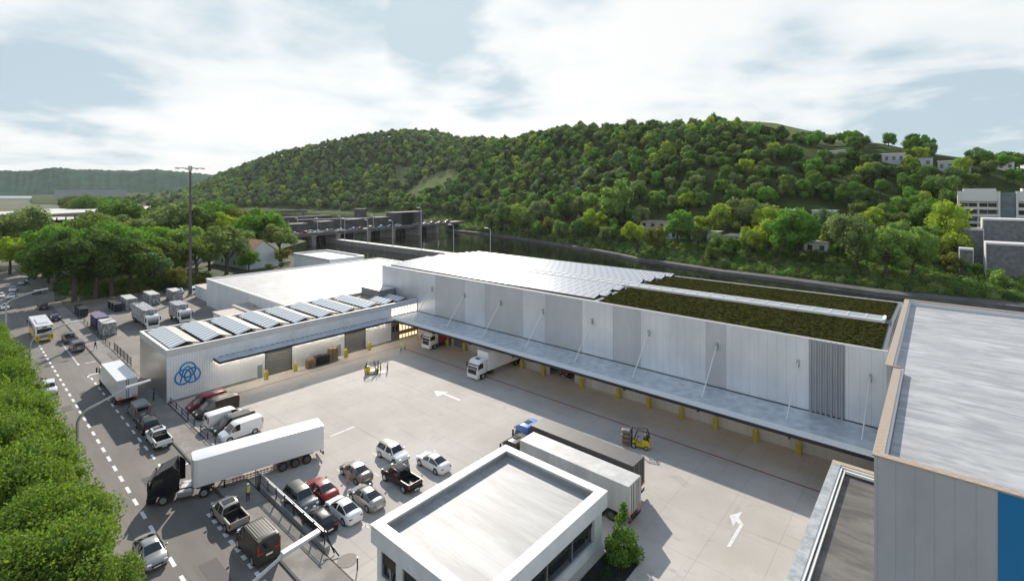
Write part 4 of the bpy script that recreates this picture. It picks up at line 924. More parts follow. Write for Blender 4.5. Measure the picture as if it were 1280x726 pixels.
def cab_parts(t, body, x0=0., visor=True, H=3.5, dark=False, lid=None):
    """truck cab; front axle at x0, front bumper at x0+1.4, back wall at x0-.9"""
    pr = [(-.9, .95), (-.9, H), (.25, H+.02), (.75, H-.18), (1.12, 2.45), (1.34, 1.7), (1.40, .95)]
    MB().prism([(x0+a, b) for a, b in pr], -1.22, 1.22, 'y', bev=.07).build('cab', body, t, sharp=35)
    MB().prism([(x0+.98, H-.68), (x0+1.375, 1.82), (x0+1.40, 1.84), (x0+1.01, H-.66)], -1.08, 1.08, 'y').build('windscreen', M_WIN, t)
    for s in (-1, 1):
        y = s*1.225; MB().prism([(x0-.05, 1.9), (x0-.05, 2.75), (x0+.78, 2.75), (x0+1.08, 1.9)], y-.01, y+.012, 'y').build('side_window', M_WIN, t)
        mr = MB().box(x0+1.15, x0+1.3, s*1.42-.1, s*1.42+.1, 1.9, 2.75, bev=.03); mr.cyl((x0+1.1, s*1.2, 2.7), (x0+1.2, s*1.4, 2.7), .025, n=6); mr.build('mirror', M_CHAS, t)
        MB().box(x0+1.3, x0+1.43, s*.92-.2, s*.92+.2, .62, .86, bev=.03).build('headlight', M_LAMPW, t)
    MB().box(x0+1.28, x0+1.425, -.95, .95, 1.0, 1.72, bev=.02).build('grille', M_CHAS, t)
    MB().box(x0+.75, x0+1.46, -1.2, 1.2, .32, .94, bev=.08).build('bumper', body if not dark else M_CHAS, t)
    MB().box(x0-.9, x0-.56, -1.2, 1.2, .5, .94).build('side_step', M_CHAS, t)
    MB().box(x0+1.05, x0+1.35, -1.05, 1.05, H-.72, H-.6, bev=.03).build('visor', M_WIN, t)
    MB().box(x0-.35, x0+.3, -.42, .42, H+.0, H+.07, bev=.02).build('roof_hatch', lid or M_CHAS, t)
def tractor(nm, label, body, slope=False, H=3.45, rim=M_RIM, lid=None):
    t = thing(nm, label, 'truck')
    cab_parts(t, body, 0, H=H, lid=lid)
    if slope:
        MB().prism([(-.9, H), (.4, H), (-.85, H+.55)], -1.1, 1.1, 'y', bev=.03).build('roof_deflector', body, t)
        for s in (-1, 1): MB().prism([(-.9, 1.2), (-1.45, 1.2), (-1.45, H-.1), (-.9, H+.4)], s*1.2-.03, s*1.2+.03, 'y').build('side_fairing', body, t)
    MB().box(-4.4, 1.0, -.45, -.33, .72, .98).box(-4.4, 1.0, .33, .45, .72, .98).box(-4.3, -4.1, -.33, .33, .72, .95).box(-1.2, -1.0, -.33, .33, .72, .95).build('chassis', M_CHAS, t)
    for s in (-1, 1):
        MB().box(-2.55, -1.2, s*.86-.3, s*.86+.3, .45, .98, bev=.06).build('fuel_tank', M_GALV, t)
        MB().prism([(-4.2, .95), (-4.1, 1.12), (-3.0, 1.12), (-2.9, .95), (-3.0, 1.05), (-4.1, 1.05)], s*.95-.3, s*.95+.3, 'y').build('mudguard', M_CHAS, t)
        MB().box(-4.45, -4.38, s*.9-.2, s*.9+.2, .65, .82).build('taillight', M_LAMPR, t)
    MB().cyl((-3.5, 0, .98), (-3.5, 0, 1.12), .5, n=18).build('fifth_wheel', M_GALV, t)
    MB().box(-2.3, -1.3, -.4, .4, .98, 1.04).build('catwalk', mat('aluminium_plate', (.6, .6, .58), .4, .6), t)
    wheels(t, (0, -3.6), 1.24, .5, .32, rim, arch=False, rimr=.6)
    return t
def trailer(nm, label, body, L=13.6, doors=None, rounded=False, ribs=False, z0=1.15, z1=4.0, cat='trailer', cham=0):
    """x from 0 (rear) to L (front)"""
    t = thing(nm, label, cat)
    if rounded: MB().prism([(0, -1.25), (L-.45, -1.25), (L-.12, -1.12), (L, -.75), (L, .75), (L-.12, 1.12), (L-.45, 1.25), (0, 1.25)], z0, z1, 'z', bev=.04).build('box_body', body, t, sharp=30)
    else: MB().box(.03, L, -1.25, 1.25, z0, z1, bev=.025).build('box_body', body, t)
    if ribs:
        mb = MB(); x = .3
        while x < L-.2:
            for s in (-1, 1): mb.box(x, x+.16, s*1.25-.02, s*1.25+.03, z0+.12, z1-.12)
            x += .36
        mb.build('side_ribs', body, t)
    mb = MB(); mb.box(0, .035, -1.22, -.02, z0+.05, z1-.05); mb.box(0, .035, .02, 1.22, z0+.05, z1-.05)
    d = mb.build('rear_door', doors or body, t)
    mb = MB()
    for y in (-.75, -.35, .35, .75): mb.cyl((-.02, y, z0+.1), (-.02, y, z1-.1), .022, n=6)
    mb.build('lock_rod', M_DARK, d)
    for y in (-1.0, 1.0): MB().box(-.03, -.002, y*.9-.28, y*.9+.28, z0+.12, z0+.32).build('orange_marker_plate', M_LAMPO, t)
    MB().box(0, L, -.5, -.36, .85, z0-.002).box(0, L, .36, .5, .85, z0-.002).box(0, .2, -.36, .36, .86, z0-.004).box(L-1.2, L-.9, -.36, .36, .86, z0-.004).build('chassis', M_CHAS, t)
    MB().box(-.02, .1, -1.2, 1.2, .5, .68).box(.1, .2, -.5, -.36, .5, .849).box(.1, .2, .36, .5, .5, .849).build('rear_bumper', M_CHAS, t)
    for s in (-1, 1):
        MB().box(-.05, 0, s*.95-.2, s*.95+.2, .7, .86).build('taillight', M_LAMPR, t)
        if L > 10:
            MB().box(L-3.0, L-2.85, s*.75-.08, s*.75+.08, .1, .85).box(L-3.1, L-2.75, s*.75-.15, s*.75+.15, .06, .1).build('landing_leg', M_CHAS, t)
            g = MB()
            for z in (.55, .82): g.box(5.3, L-3.4, s*1.18-.02, s*1.18+.02, z, z+.11)
            sg = g.build('side_guard', M_PLATE, t); g = MB(); x = 5.35
            while x < L-3.6:
                for z in (.55, .82): g.box(x, x+.17, s*1.18-.026, s*1.18+.026, z-.003, z+.113)
                x += .34
            g.build('red_stripe', mat('reflective_red', (.45, .03, .03), .4), sg)
            MB().box(1.2, 5.1, s*1.0-.22, s*1.0+.22, 1.06, z0-.01).build('mudguard', M_CHAS, t)
    if L > 10: wheels(t, (1.9, 3.2, 4.5), 1.24, .5, .34, mat('dark_rim', (.10, .10, .10), .5, .3), arch=False)
    return t
def boxtruck(nm, label, body, cabm, L, doors=None, ribs=False, H=3.1, z1=3.9, tipper=None):
    """rigid truck: front axle at 0, box behind the cab"""
    t = thing(nm, label, 'box truck'); cab_parts(t, cabm, 0, H=H)
    MB().box(-L, 1.0, -.45, -.33, .72, 1.0).box(-L, 1.0, .33, .45, .72, 1.0).box(-L, -L+.2, -.33, .33, .72, 1.0).build('chassis', M_CHAS, t)
    MB().box(-L-.3, -1.15, -1.25, 1.25, 1.05, z1, bev=.03).build('box_body', body, t)
    if ribs:
        mb = MB(); x = -L
        while x < -1.4:
            for s in (-1, 1): mb.box(x, x+.14, s*1.25-.02, s*1.25+.03, 1.15, z1-.1)
            x += .36
        for y in range(6): mb.box(-1.16, -1.12, -1.05+y*.38, -.9+y*.38, 1.3, z1-.15)
        mb.build('side_ribs', body, t)
    mb = MB(); mb.box(-L-.34, -L-.3, -1.2, -.02, 1.15, z1-.06); mb.box(-L-.34, -L-.3, .02, 1.2, 1.15, z1-.06); d = mb.build('rear_door', doors or body, t); mb = MB()
    for y in (-.12, .12): mb.cyl((-L-.37, y, 1.15), (-L-.37, y, z1-.05), .03, n=6)
    mb.build('lock_rod', M_DARK, d)
    for s in (-1, 1):
        MB().box(-L-.37, -L-.345, s*.85-.25, s*.85+.25, 1.2, 1.4).build('orange_marker_plate', M_LAMPO, t); MB().box(-L-.2, -L-.1, s*.95-.2, s*.95+.2, .6, .8).build('taillight', M_LAMPR, t)
        MB().box(-2.6, -1.5, s*.9-.28, s*.9+.28, .45, .98, bev=.05).build('tool_box', M_CHAS, t)
    MB().box(-L-.2, -L-.05, -1.15, 1.15, .45, .6).build('rear_bumper', M_CHAS, t)
    wheels(t, (0, -L+1.6, -L+2.9) if L > 9 else (0, -L+1.5), 1.24, .5, .32, arch=False, rimr=.58)
    return t
pn = lambda *a: None
# --- parking lane and road, heading towards -X
o = boxtruck('box_truck', 'white box truck with closed rear doors parked on the road beside the pavement', PW, PW, 12.0, mat('grey_white_door', (.62, .64, .66), .5)); o.location = (-103.4, 17.95, .012); o.rotation_euler = (0, 0, PI)
def put(o, x, y, rz, z=.012): o.location = (x, y, z); o.rotation_euler = (0, 0, rz); return o
put(car('van', 'grey_van', 'small grey van right behind the white box truck on the road', 'van', PG), -86.0, 18.2, PI)
put(car('suv', 'black_suv', 'black car parked on the road between the small grey van and the white pickup', 'car', PK, None, True), -80.0, 17.9, PI)
put(pickup('white_pickup', 'white pickup with an empty black bed last in the row behind the box truck', PW), -74.7, 17.9, PI)
put(pickup('silver_pickup', 'silver beige pickup with an open bed parked before the olive van', PGW), -51.9, 18.2, PI)
ov = car('van', 'olive_van', 'dark olive high roof van parked on the road at the bottom edge', 'van', POL); put(ov, -45.6, 18.25, PI); ov.scale = (1.02, 1.05, 1.2)
mb = MB(); [mb.box(-1.9, .5, y-.03, y+.03, 1.975, 2.0) for y in (-.7, -.5, -.3, -.1, .1, .3, .5, .7)]; mb.build('roof_ribs', mat('olive_roof', (.20, .20, .16), .5), ov)
put(car('van', 'grey_van', 'grey van with dark rear window parked behind a pickup farther up the road', 'van', PG), -130.4, 17.5, PI)
put(pickup('grey_pickup', 'grey pickup with a black bed directly ahead of the grey van far up the road', PG, False), -139.2, 17.4, PI)
put(car('coupe', 'navy_sports_car', 'dark navy car parked beside the yellow and white bus', 'car', PN, mat('silver_roof', (.4, .42, .45), .3, .5)), -164.4, 17.9, PI)
put(car('suv', 'brown_suv', 'dark brown tall car parked farther up than the navy car by the kerb', 'car', PBR), -182.2, 17.5, PI)
put(car('coupe', 'pale_silver_car', 'pale silver car driving at the bottom edge beside the leafy tree', 'car', PS), -51.8, 11.8, 0)
# oncoming cars at the far left
far = [(-190.2, 10.9, 'coupe', PW, 'white car nearest the camera of those coming round the bend'), (-207.3, 13.2, 'hatch', PW, 'white hatchback second in the line coming round the bend'), (-221.6, 14.4, 'coupe', PW, 'white saloon parked by the grass verge in the bend'),
       (-234.8, 17.6, 'hatch', PS, 'silver hatchback by the grass verge before the black one'), (-246.5, 21.0, 'suv', PK, 'black car last in the row by the grass verge'), (-211.0, 18.9, 'coupe', PDG, 'dark grey car alone in the far lane of the bend'), (-210.5, 11.0, 'hatch', PW, 'white car cut by the left edge of the picture'), (-106.0, 10.9, 'suv', PW, 'white car half hidden by the leaves left of the box truck')]
for x, y, kd, p, lb_ in far: put(car(kd, 'oncoming_car', lb_, 'car', p), x, y, -R(4 if x > -230 else 14)+(0 if x > -200 else -R(4)))
# bus
bu = thing('city_bus', 'yellow and white bus seen from behind on the centre line', 'bus', (-148.4, 13.9, .012), PI)
MB().box(-6, 6, -1.27, 1.27, 1.45, 3.1, bev=.1).build('upper_body', PW, bu); MB().box(-6.01, 6.01, -1.28, 1.28, .35, 1.449, bev=.06).build('lower_body', PYB, bu)
MB().box(-6.03, -6.0, -1.05, 1.05, 1.7, 2.5).build('rear_window', M_WIN, bu); MB().box(5.99, 6.03, -1.15, 1.15, 1.2, 2.8).build('windscreen', M_WIN, bu)
for s in (-1, 1):
    for i in range(6): MB().box(-5.4+i*1.8, -3.8+i*1.8, s*1.28-.01, s*1.28+.01, 1.5, 2.6).build('side_window', M_WIN, bu)
    MB().box(-6.04, -6.0, s*1.02-.12, s*1.02+.12, .75, 1.15).build('taillight', M_LAMPR, bu); MB().box(-6.04, -6.0, s*1.02-.1, s*1.02+.1, 2.7, 2.9).build('marker_light', M_LAMPR, bu)
    MB().box(5.6, 5.8, s*1.5-.1, s*1.5+.1, 1.9, 2.5, bev=.03).build('mirror', M_CHAS, bu)
MB().box(-6.03, -6.0, -.7, .7, .8, 1.35).build('engine_grille', mat('grille_grey', (.2, .2, .2), .5), bu); MB().box(-6.06, -6.01, -.5, .5, .55, .7).build('number_plate', M_PLATE, bu)
MB().box(-4, 1.5, -.8, .8, 3.1, 3.28, bev=.05).build('roof_unit', mat('pale_blue_white', (.6, .66, .7), .4), bu); MB().box(-6.05, -5.99, -.35, .35, 2.62, 2.85).build('route_panel', M_CHAS, bu)
wheels(bu, (-3.3, 3.6), 1.27, .48, .3, arch=True)
bu.scale = (1.05, 1.1, 1.14)
# --- black semi with the long white trailer crossing the pavement
ang = math.atan2(29.75-17.0, -55.2+57.95); ux, uy = math.cos(ang), math.sin(ang); nx_, ny_ = -uy, ux
rx_, ry_ = -55.2+nx_*1.25, 29.75+ny_*1.25
t = trailer('white_trailer', 'long plain white semi trailer swinging out of the yard gate', PW, 13.2, rounded=True); put(t, rx_, ry_, ang+PI, .02)
hx, hy = -.459, -.888
t = tractor('black_tractor', 'black tractor unit with tall roof fairing pulling the long white trailer', paint('deep_black', (.008, .009, .014), .3), True, 3.3); put(t, -59.3-1.2*.888, 14.6+1.2*.459, math.atan2(hy, hx), .012)
# trailers beside the office
t = trailer('grey_trailer', 'pale grey weathered box trailer right beside the office', mat('weathered_grey', (.42, .42, .41), .5, .1, noise=.18, nscale=.8, coords='Object', stretch=(1, 1, .2)), 13.4, ribs=False); put(t, -21.95, 43.7, PI, .02)
t = trailer('dark_trailer', 'dark grey box trailer on the warehouse side of the pale one', mat('weathered_dark', (.085, .082, .08), .5, .1, noise=.15, nscale=.8, coords='Object'), 13.4); put(t, -23.25, 47.2, PI, .02)
t = tractor('brown_tractor', 'dark brown tractor unit in front of the pale grey trailer', PBR, False, 3.3, lid=M_WIN); put(t, -36.9, 43.7, PI, .02)
t = tractor('blue_tractor', 'light blue tractor unit in front of the dark trailer', PB, False, 3.5, lid=M_WIN); put(t, -38.0, 47.2, PI, .02)
# trucks under the canopy
t = boxtruck('red_body_truck', 'white truck with a red body backed under the canopy corner', paint('body_red', (.38, .035, .02), .5, 0), PW, 7.6, H=3.2, z1=3.0); put(t, -77.65, 65.0, -PI/2, .02)
t = boxtruck('ribbed_box_truck', 'white truck with a tall ribbed container body reversing under the canopy', PW, PW, 11.5, ribs=True, H=3.2, z1=4.2); put(t, -59.3, 60.0, -PI/2, .02)
put(car('suv', 'red_suv', 'dark red car parked in the open dock under the canopy', 'car', paint('dark_red', (.10, .008, .008))), -48.1, 71.6, -PI/2, .03)
# yard vans
put(car('van', 'red_van', 'red van behind the black van nearest the wing', 'van', paint('van_red', (.25, .03, .04))), -81.4, 25.4, -PI/2, .02)
bv = car('van', 'black_van', 'long shiny black van beside the red van', 'van', paint('van_black', (.022, .018, .015))); put(bv, -78.0, 25.6, -PI/2, .02); bv.scale = (1.12, 1.03, 1.08)
for s in (-1, 1): MB().box(-2.2, .2, s*.86-.05, s*.86+.05, 1.99, 2.03).build('roof_rail', PGW, bv)
put(car('van', 'white_van', 'white van parked nose in with its rear window towards the street', 'van', PW), -73.8, 25.5, PI/2, .02)
put(car('van', 'dark_grey_van', 'dark grey van between the two white vans', 'van', PDG), -71.1, 25.4, -PI/2, .02)
put(car('van', 'white_van', 'white van facing the street nearest the long trailer', 'van', PW), -68.6, 25.4, -PI/2, .02)
# car park
put(car('suv', 'grey_suv', 'dark grey square car facing the camera beside the gate fence', 'car', mat('gunmetal', (.12, .125, .13), .3, .6, coat=.5), PK), -48.9, 23.9, 0, .02)
put(car('coupe', 'red_saloon', 'red saloon parked between the grey square car and the trailer', 'car', PR, paint('roof_red', (.36, .10, .09), .3)), -48.9, 26.1, PI, .02)
put(car('hatch', 'black_hatchback', 'black hatchback closest to the end of the gate fence', 'car', PK), -44.5, 23.5, PI, .02)
put(car('coupe', 'white_saloon', 'white saloon between the black hatchback and the silver saloon', 'car', PW), -44.2, 25.9, PI, .02)
put(car('coupe', 'silver_saloon', 'silver saloon parked alongside the office corner', 'car', PS), -44.2, 28.5, PI, .02)
put(car('coupe', 'taupe_saloon', 'taupe saloon with a pale roof and a person at its side', 'car', PT, PS), -49.1, 30.3, PI, .02)
put(car('suv', 'white_suv', 'white suv with a black roof facing the office', 'car', PW, PK), -49.0, 35.2, 0, .02)
put(pickup('black_pickup', 'black pickup with an open bed in front of the office', PK), -44.2, 32.8, PI, .02)
put(car('coupe', 'white_coupe', 'white saloon standing alone nearest the tip of the office roof', 'car', PW), -44.0, 37.2, PI, .02)

# left yard: mottled trucks, containers, bins
put(boxtruck('tarp_truck', 'long truck with a mottled grey box beside the small container and the wing', MOTTLE, PW, 12.5, H=3.1, z1=4.1), -137.4, 31.6, 0, .02)
put(boxtruck('tarp_truck', 'short truck with a mottled grey box nearest the white hall', MOTTLE, PW, 7.2, H=3.1, z1=4.1), -137.9, 38.2, 0, .02)
def container(nm, label, m, x, y, L=6.1, h=2.75, rz=0, roof=None):
    t = thing(nm, label, 'container', (x, y, .02), rz)
    mb = MB(); mb.box(-L/2, L/2, -1.22, 1.22, .12, h, bev=.03)
    q = -L/2+.2
    while q < L/2-.2:
        for s in (-1, 1): mb.box(q, q+.12, s*1.22-.02, s*1.22+.03, .25, h-.15)
        q += .3
    mb.build('corrugated_body', m, t); MB().box(-L/2+.08, L/2-.08, -1.15, 1.15, h, h+.02).build('roof_sheet', roof or mat('pale_dusty_sheet', (.5, .49, .47), .6), t)
    MB().box(L/2, L/2+.04, -1.16, -.02, .22, h-.1).box(L/2, L/2+.04, .02, 1.16, .22, h-.1).build('door', m, t)
    mb = MB(); [mb.cyl((L/2+.06, y_, .2), (L/2+.06, y_, h-.1), .02, n=5) for y_ in (-.8, -.35, .35, .8)]; mb.build('lock_rod', M_GALV, t)
    for sx in (-1, 1):
        for sy in (-1, 1): MB().box(sx*(L/2-.1)-.1, sx*(L/2-.1)+.1, sy*1.14-.1, sy*1.14+.1, 0, .12).build('corner_casting', M_DARK, t)
    return t
container('purple_container', 'dark purple container beside the yard fence', PPU, -148.0, 23.9, roof=mat('purple_roof', (.13, .10, .20), .6))
container('grey_container', 'mottled grey container in front of the dark purple one', MOTTLE, -140.3, 24.0, 5.6, 2.8)
container('grey_container', 'mottled grey container behind the long mottled truck, left of three', MOTTLE, -166.3, 33.0, 7.5, 3.0)
container('grey_container', 'mottled grey container in the middle of the three at the hedge', MOTTLE, -168.2, 38.6, 7.5, 3.0)
container('grey_container', 'mottled grey container nearest the tall mast', MOTTLE, -168.2, 44.2, 6.5, 3.0)
for i, (x, y, lb_) in enumerate([(-168.6, 23.0, 'dark blue waste bin farthest up the yard fence'), (-166.1, 23.1, 'dark blue waste bin in the middle of the trio by the fence'), (-163.4, 23.2, 'dark blue waste bin nearest the purple container by the fence'),
                       (-169.0, 29.9, 'dark blue waste bin farthest left of the trio beside the containers'), (-166.4, 30.0, 'dark blue waste bin in the middle of the trio beside the containers'), (-163.7, 30.1, 'dark blue waste bin nearest the long truck in the trio by the containers')]):
    t = thing('waste_bin', lb_, 'waste bin', (x, y, .02), 0, 'dark waste bins in the back yard')
    MB().prism([(-.85, .25), (.85, .25), (1.0, 2.0), (-1.0, 2.0)], -.8, .8, 'y', bev=.05).build('bin_body', paint('bin_navy', (.018, .022, .04), .5, 0), t); MB().box(-1.05, 1.05, -.85, .85, 2.0, 2.12, bev=.04).build('lid', M_CRATE, t)
    for a_ in (-.7, .7):
        for b_ in (-.6, .6): MB().cyl((a_, b_-.05, .14), (a_, b_+.05, .14), .14, n=10).build('castor', M_RUB, t)
put(car('van', 'police_blue_van', 'small blue and white van partly behind a container at the hedge', 'van', PN, None), -184.6, 46.5, -.2, .02)
put(car('hatch', 'blue_white_car', 'blue and silver car left of the mast foot', 'car', PBS), -177.8, 48.2, -.2, .02)
put(car('van', 'blue_white_van', 'white and blue van directly behind the mast foot', 'van', PW, None), -174.0, 51.2, -.2, .02)
put(car('suv', 'dark_car', 'dark car squeezed between the mast and the white annex', 'car', PK), -171.0, 54.5, .3, .02)

# forklifts
def forklift(nm, label, load=False):
    t = thing(nm, label, 'forklift')
    MB().prism([(-1.25, .3), (-1.3, .9), (-1.1, 1.15), (-.4, 1.15), (-.35, .55), (.5, .55), (.6, 1.0), (.8, 1.0), (.85, .3)], -.55, .55, 'y', bev=.05).build('body', PYB, t)
    MB().box(-1.05, -.45, -.35, .35, 1.15, 1.3, bev=.04).box(-1.1, -.95, -.32, .32, 1.3, 1.75, bev=.04).build('seat', M_CRATE, t)
    mb = MB()
    for s in (-1, 1): mb.cyl((-1.15, s*.5, 1.1), (-.85, s*.48, 2.2), .075, n=6); mb.cyl((.65, s*.5, 1.0), (.25, s*.48, 2.2), .075, n=6); mb.box(-.9, .3, s*.48-.04, s*.48+.04, 2.17, 2.24)
    for i in range(7): mb.box(-.88+i*.19, -.84+i*.19, -.45, .45, 2.19, 2.23)
    mb.build('overhead_guard', M_DARK, t)
    mb = MB()
    for s in (-1, 1): mb.box(.95, 1.07, s*.33-.05, s*.33+.05, .08, 2.25)
    for z in (.5, 1.3, 2.15): mb.box(.96, 1.05, -.28, .28, z, z+.1)
    mb.build('mast', M_DARK, t)
    for s in (-1, 1): MB().box(1.08, 2.15, s*.25-.06, s*.25+.06, .12 if not load else .2, .16 if not load else .24).box(1.07, 1.11, s*.25-.06, s*.25+.06, .12, .7).build('fork', M_GALV, t)
    MB().cyl((.35, 0, 1.0), (.2, 0, 1.3), .03, n=6).cyl((.18, 0, 1.28), (.2, 0, 1.32), .17, n=12).build('steering_wheel', M_DARK, t)
    wheels(t, (-.85,), .56, .27, .2, M_RIM, arch=False); wheels(t, (.65,), .6, .33, .24, M_RIM, arch=False)
    return t
FK1 = put(forklift('forklift', 'yellow forklift with two people beside it in front of the wing'), -74.6, 49.2, R(50), .02)
FK2 = put(forklift('forklift', 'yellow forklift carrying a stack of wooden pallets behind the trailers', True), -28.0, 57.0, R(197), .02)
def pallet(m=M_WOOD):
    mb = MB()
    for i in range(5): mb.box(-.6, .6, -.4+i*.175, -.3+i*.175, .12, .144)
    for y in (-.35, 0, .35):
        mb.box(-.6, .6, y-.05, y+.05, 0, .022); mb.box(-.6, .6, y-.05, y+.05, .098, .12)
        for x in (-.52, 0, .52): mb.box(x-.07, x+.07, y-.05, y+.05, .022, .098)
    return mb
def pallet_stack(x, y, n, m, where, rz=0, z0=.02, nm='pallet', sc=1.0):
    me = None
    for i in range(n):
        pos = 'bottom' if i == 0 else 'topmost' if i == n-1 else '%s from the bottom' % (ords+['thirteenth', 'fourteenth', 'fifteenth', 'sixteenth'])[i]
        if me is None: o = pallet().build(nm, m); me = o.data
        else: o = bpy.data.objects.new(nm, me); COL.objects.link(o)
        o.location = (x+random.uniform(-.03, .03), y+random.uniform(-.03, .03), z0+i*.15*sc); o.rotation_euler = (0, 0, rz+random.uniform(-.04, .04)); o.scale = (sc, sc, sc)
        tag(o, where % pos, 'pallet', 'pallets stacked in the yard')
pallet_stack(-85.4, 43.5, 8, M_WOOD, 'wooden pallet, %s in the low brown stack', PI/2, sc=1.25)
pallet_stack(-85.5, 47.9, 13, M_WOOD, 'wooden pallet, %s in the tall brown stack', PI/2, sc=1.3)
pallet_stack(-85.5, 45.0, 10, M_CRATE, 'black pallet, %s in the left dark stack', PI/2, sc=1.15)
pallet_stack(-85.5, 45.95, 9, M_CRATE, 'black pallet, %s in the middle dark stack', PI/2, sc=1.15)
pallet_stack(-85.5, 46.85, 9, M_CRATE, 'black pallet, %s in the right dark stack', PI/2, sc=1.15)
fx, fy = -28.0+math.cos(R(197))*1.72, 57.0+math.sin(R(197))*1.72
for i in range(3):
    o = pallet().build('pallet', M_WOOD); o.location = (fx, fy, .27+i*.55); o.rotation_euler = (0, 0, R(197+90)); tag(o, 'wooden pallet on the forklift, %s of the load' % ('bottom', 'middle', 'top')[i], 'pallet', 'loaded pallets on the forklift')
    b = MB()
    for dx in (-.28, .28):
        for dy in (-.18, .18): b.cyl((dx, dy, 0), (dx, dy, .38), .17, n=12)
    b = MB(); b.box(-.5, .5, -.33, .33, 0, .37, bev=.05); b.cyl((0, 0, .37), (0, 0, .41), .25, n=14)
    o = b.build('metal_drum_pack', mat('drum_grey', (.22, .21, .20), .4, .5)); o.location = (fx, fy, .27+i*.55+.146); o.rotation_euler = (0, 0, R(197)); tag(o, 'grey packed load on the %s pallet of the forklift' % ('bottom', 'middle', 'top')[i], 'load', 'packed loads on the forklift')

# bollards
def bollard():
    mb = MB(); mb.cyl((0, 0, 0), (0, 0, 1.3), .36, n=8, smooth=False); mb.cyl((0, 0, 1.3), (0, 0, 1.62), .36, .13, n=8, smooth=False); mb.box(-.3, .3, -.3, .3, 0, .06); return mb
ob = None
BX = [(-76.5, 68.4), (-71.4, 68.4), (-56.5, 68.3), (-51.6, 68.3), (-43.8, 68.3), (-37.1, 68.3), (-32.1, 68.2), (-27.2, 68.2), (-22.5, 68.2), (-17.5, 68.1), (-12.7, 68.1), (-85.7, 35.8), (-85.8, 40.9), (-85.7, 50.7), (-85.8, 55.9)]
BL = ['%s yellow bollard from the glazed corner under the warehouse canopy' % w_ for w_ in ords[:11]]+['yellow bollard left of the first roller door of the wing', 'yellow bollard right of the first roller door of the wing', 'yellow bollard left of the second roller door of the wing', 'yellow bollard right of the second roller door of the wing']
for (x, y), lb_ in zip(BX, BL):
    if ob is None: ob = bollard().build('bollard', M_BOL); o = ob
    else: o = ob.copy(); COL.objects.link(o)
    o.location = (x, y, .02); tag(o, lb_, 'bollard', 'yellow bollards at the docks')

# fences
def fence(nm, label, y, xs_, h=1.35, kerb=True, bars=0, rail=True):
    t = thing(nm, label, 'fence', (xs_[0], y, .02)); x0 = xs_[0]
    for x in xs_: MB().box(x-x0-.05, x-x0+.05, -.05, .05, 0, h+.1).build('post', M_DARK, t)
    mb = MB(); mb.box(.05, xs_[-1]-x0-.05, -.025, .025, h-.05, h); mb.box(.05, xs_[-1]-x0-.05, -.025, .025, .25, .3)
    if rail: mb.build('rail', M_DARK if nm != 'gate_fence' else M_GALV, t)
    if bars:
        mb = MB(); x = .15
        while x < xs_[-1]-x0-.1: mb.box(x-.015, x+.015, -.012, .012, .3, h-.05); x += bars
        mb.build('vertical_bars', M_DARK, t)
    return t
fence('yard_fence', 'thin dark post fence from the wing corner to the long trailer', 22.3, [-86.6+i*2.62 for i in range(8)], .85, bars=0)
fence('yard_fence', 'dark bar fence on the yard kerb left of the wing', 22.3, [-124+i*2.7 for i in range(6)], 1.6, bars=.3)
fence('yard_fence', 'low dark fence along the back yard beside the containers', 22.3, [-160+i*4 for i in range(9)], .8, bars=0)
gf = fence('gate_fence', 'dark barred gate with pale top rail on a concrete base by the parked cars', 22.35, [-55.0+i*1.95 for i in range(8)], 1.45, bars=.24)
MB().box(-.2, 14.2, -.22, .22, -.02, .42).build('concrete_base', M_CONC, gf); MB().box(-.1, 14.0, -.035, .035, 1.57, 1.64).build('top_rail', M_GALV2, gf)
for i in range(4): MB().box(-.5+i*.34, -.44+i*.34, -.3, -.24, .0, 1.9).build('gate_post', M_DARK, gf)
MB().cyl((14.0, 0, 1.0), (15.6, .3, .1), .06, n=8).cyl((13.6, 0, 1.7), (15.0, .2, .1), .06, n=8).build('end_brace', M_DARK, gf)
t = thing('small_bollard_post', 'thin black post beside the office at the bottom edge', 'post', (-36.9, 22.9, .02)); MB().cyl((0, 0, 0), (0, 0, 1.0), .06, n=8).build('post', M_DARK, t); MB().cyl((0, 0, 1.0), (0, 0, 1.1), .07, n=8).build('white_cap', M_PLATE, t)

# street lamps over the road
def street_lamp(label, x, y, z, reach, hl=2.2, hw=.34):
    t = thing('street_lamp', label, 'street lamp', (x, y, 0), 0, 'curved street lamps along the near side of the road')
    pts = [(0, 0, 0), (0, 0, z-2.6)]+[(0, 1.5*(1-math.cos(a)), z-2.6+1.55*math.sin(a)) for a in [i*PI/2/6*.86 for i in range(1, 7)]]
    e_ = pts[-1]; pts += [(0, reach, z)]
    MB().tube(pts, .1, 10, radii=[.17, .14]+[.13]*(len(pts)-3)+[.1]).build('pole', M_GALV, t)
    MB().prism([(reach-.1, z-.02), (reach+hl, z+.22), (reach+hl, z+.38), (reach-.1, z+.22)], -hw/2, hw/2, 'x', bev=.03).build('lamp_head', M_TRIM, t)
    return t
street_lamp('curved street lamp rising out of the leaves beside the white box truck', -68.3, 9.2, 9.9, 4.2)
street_lamp('curved street lamp farther up the road reaching above the grey pickup', -108.3, 8.9, 9.9, 4.2)
street_lamp('street lamp at the left picture edge above the bend of the road', -149.1, 8.6, 9.9, 4.4)
street_lamp('street lamp whose pale head hangs above the olive van at the bottom edge', -30.1, 9.2, 9.75, 4.4, 2.3, .42)

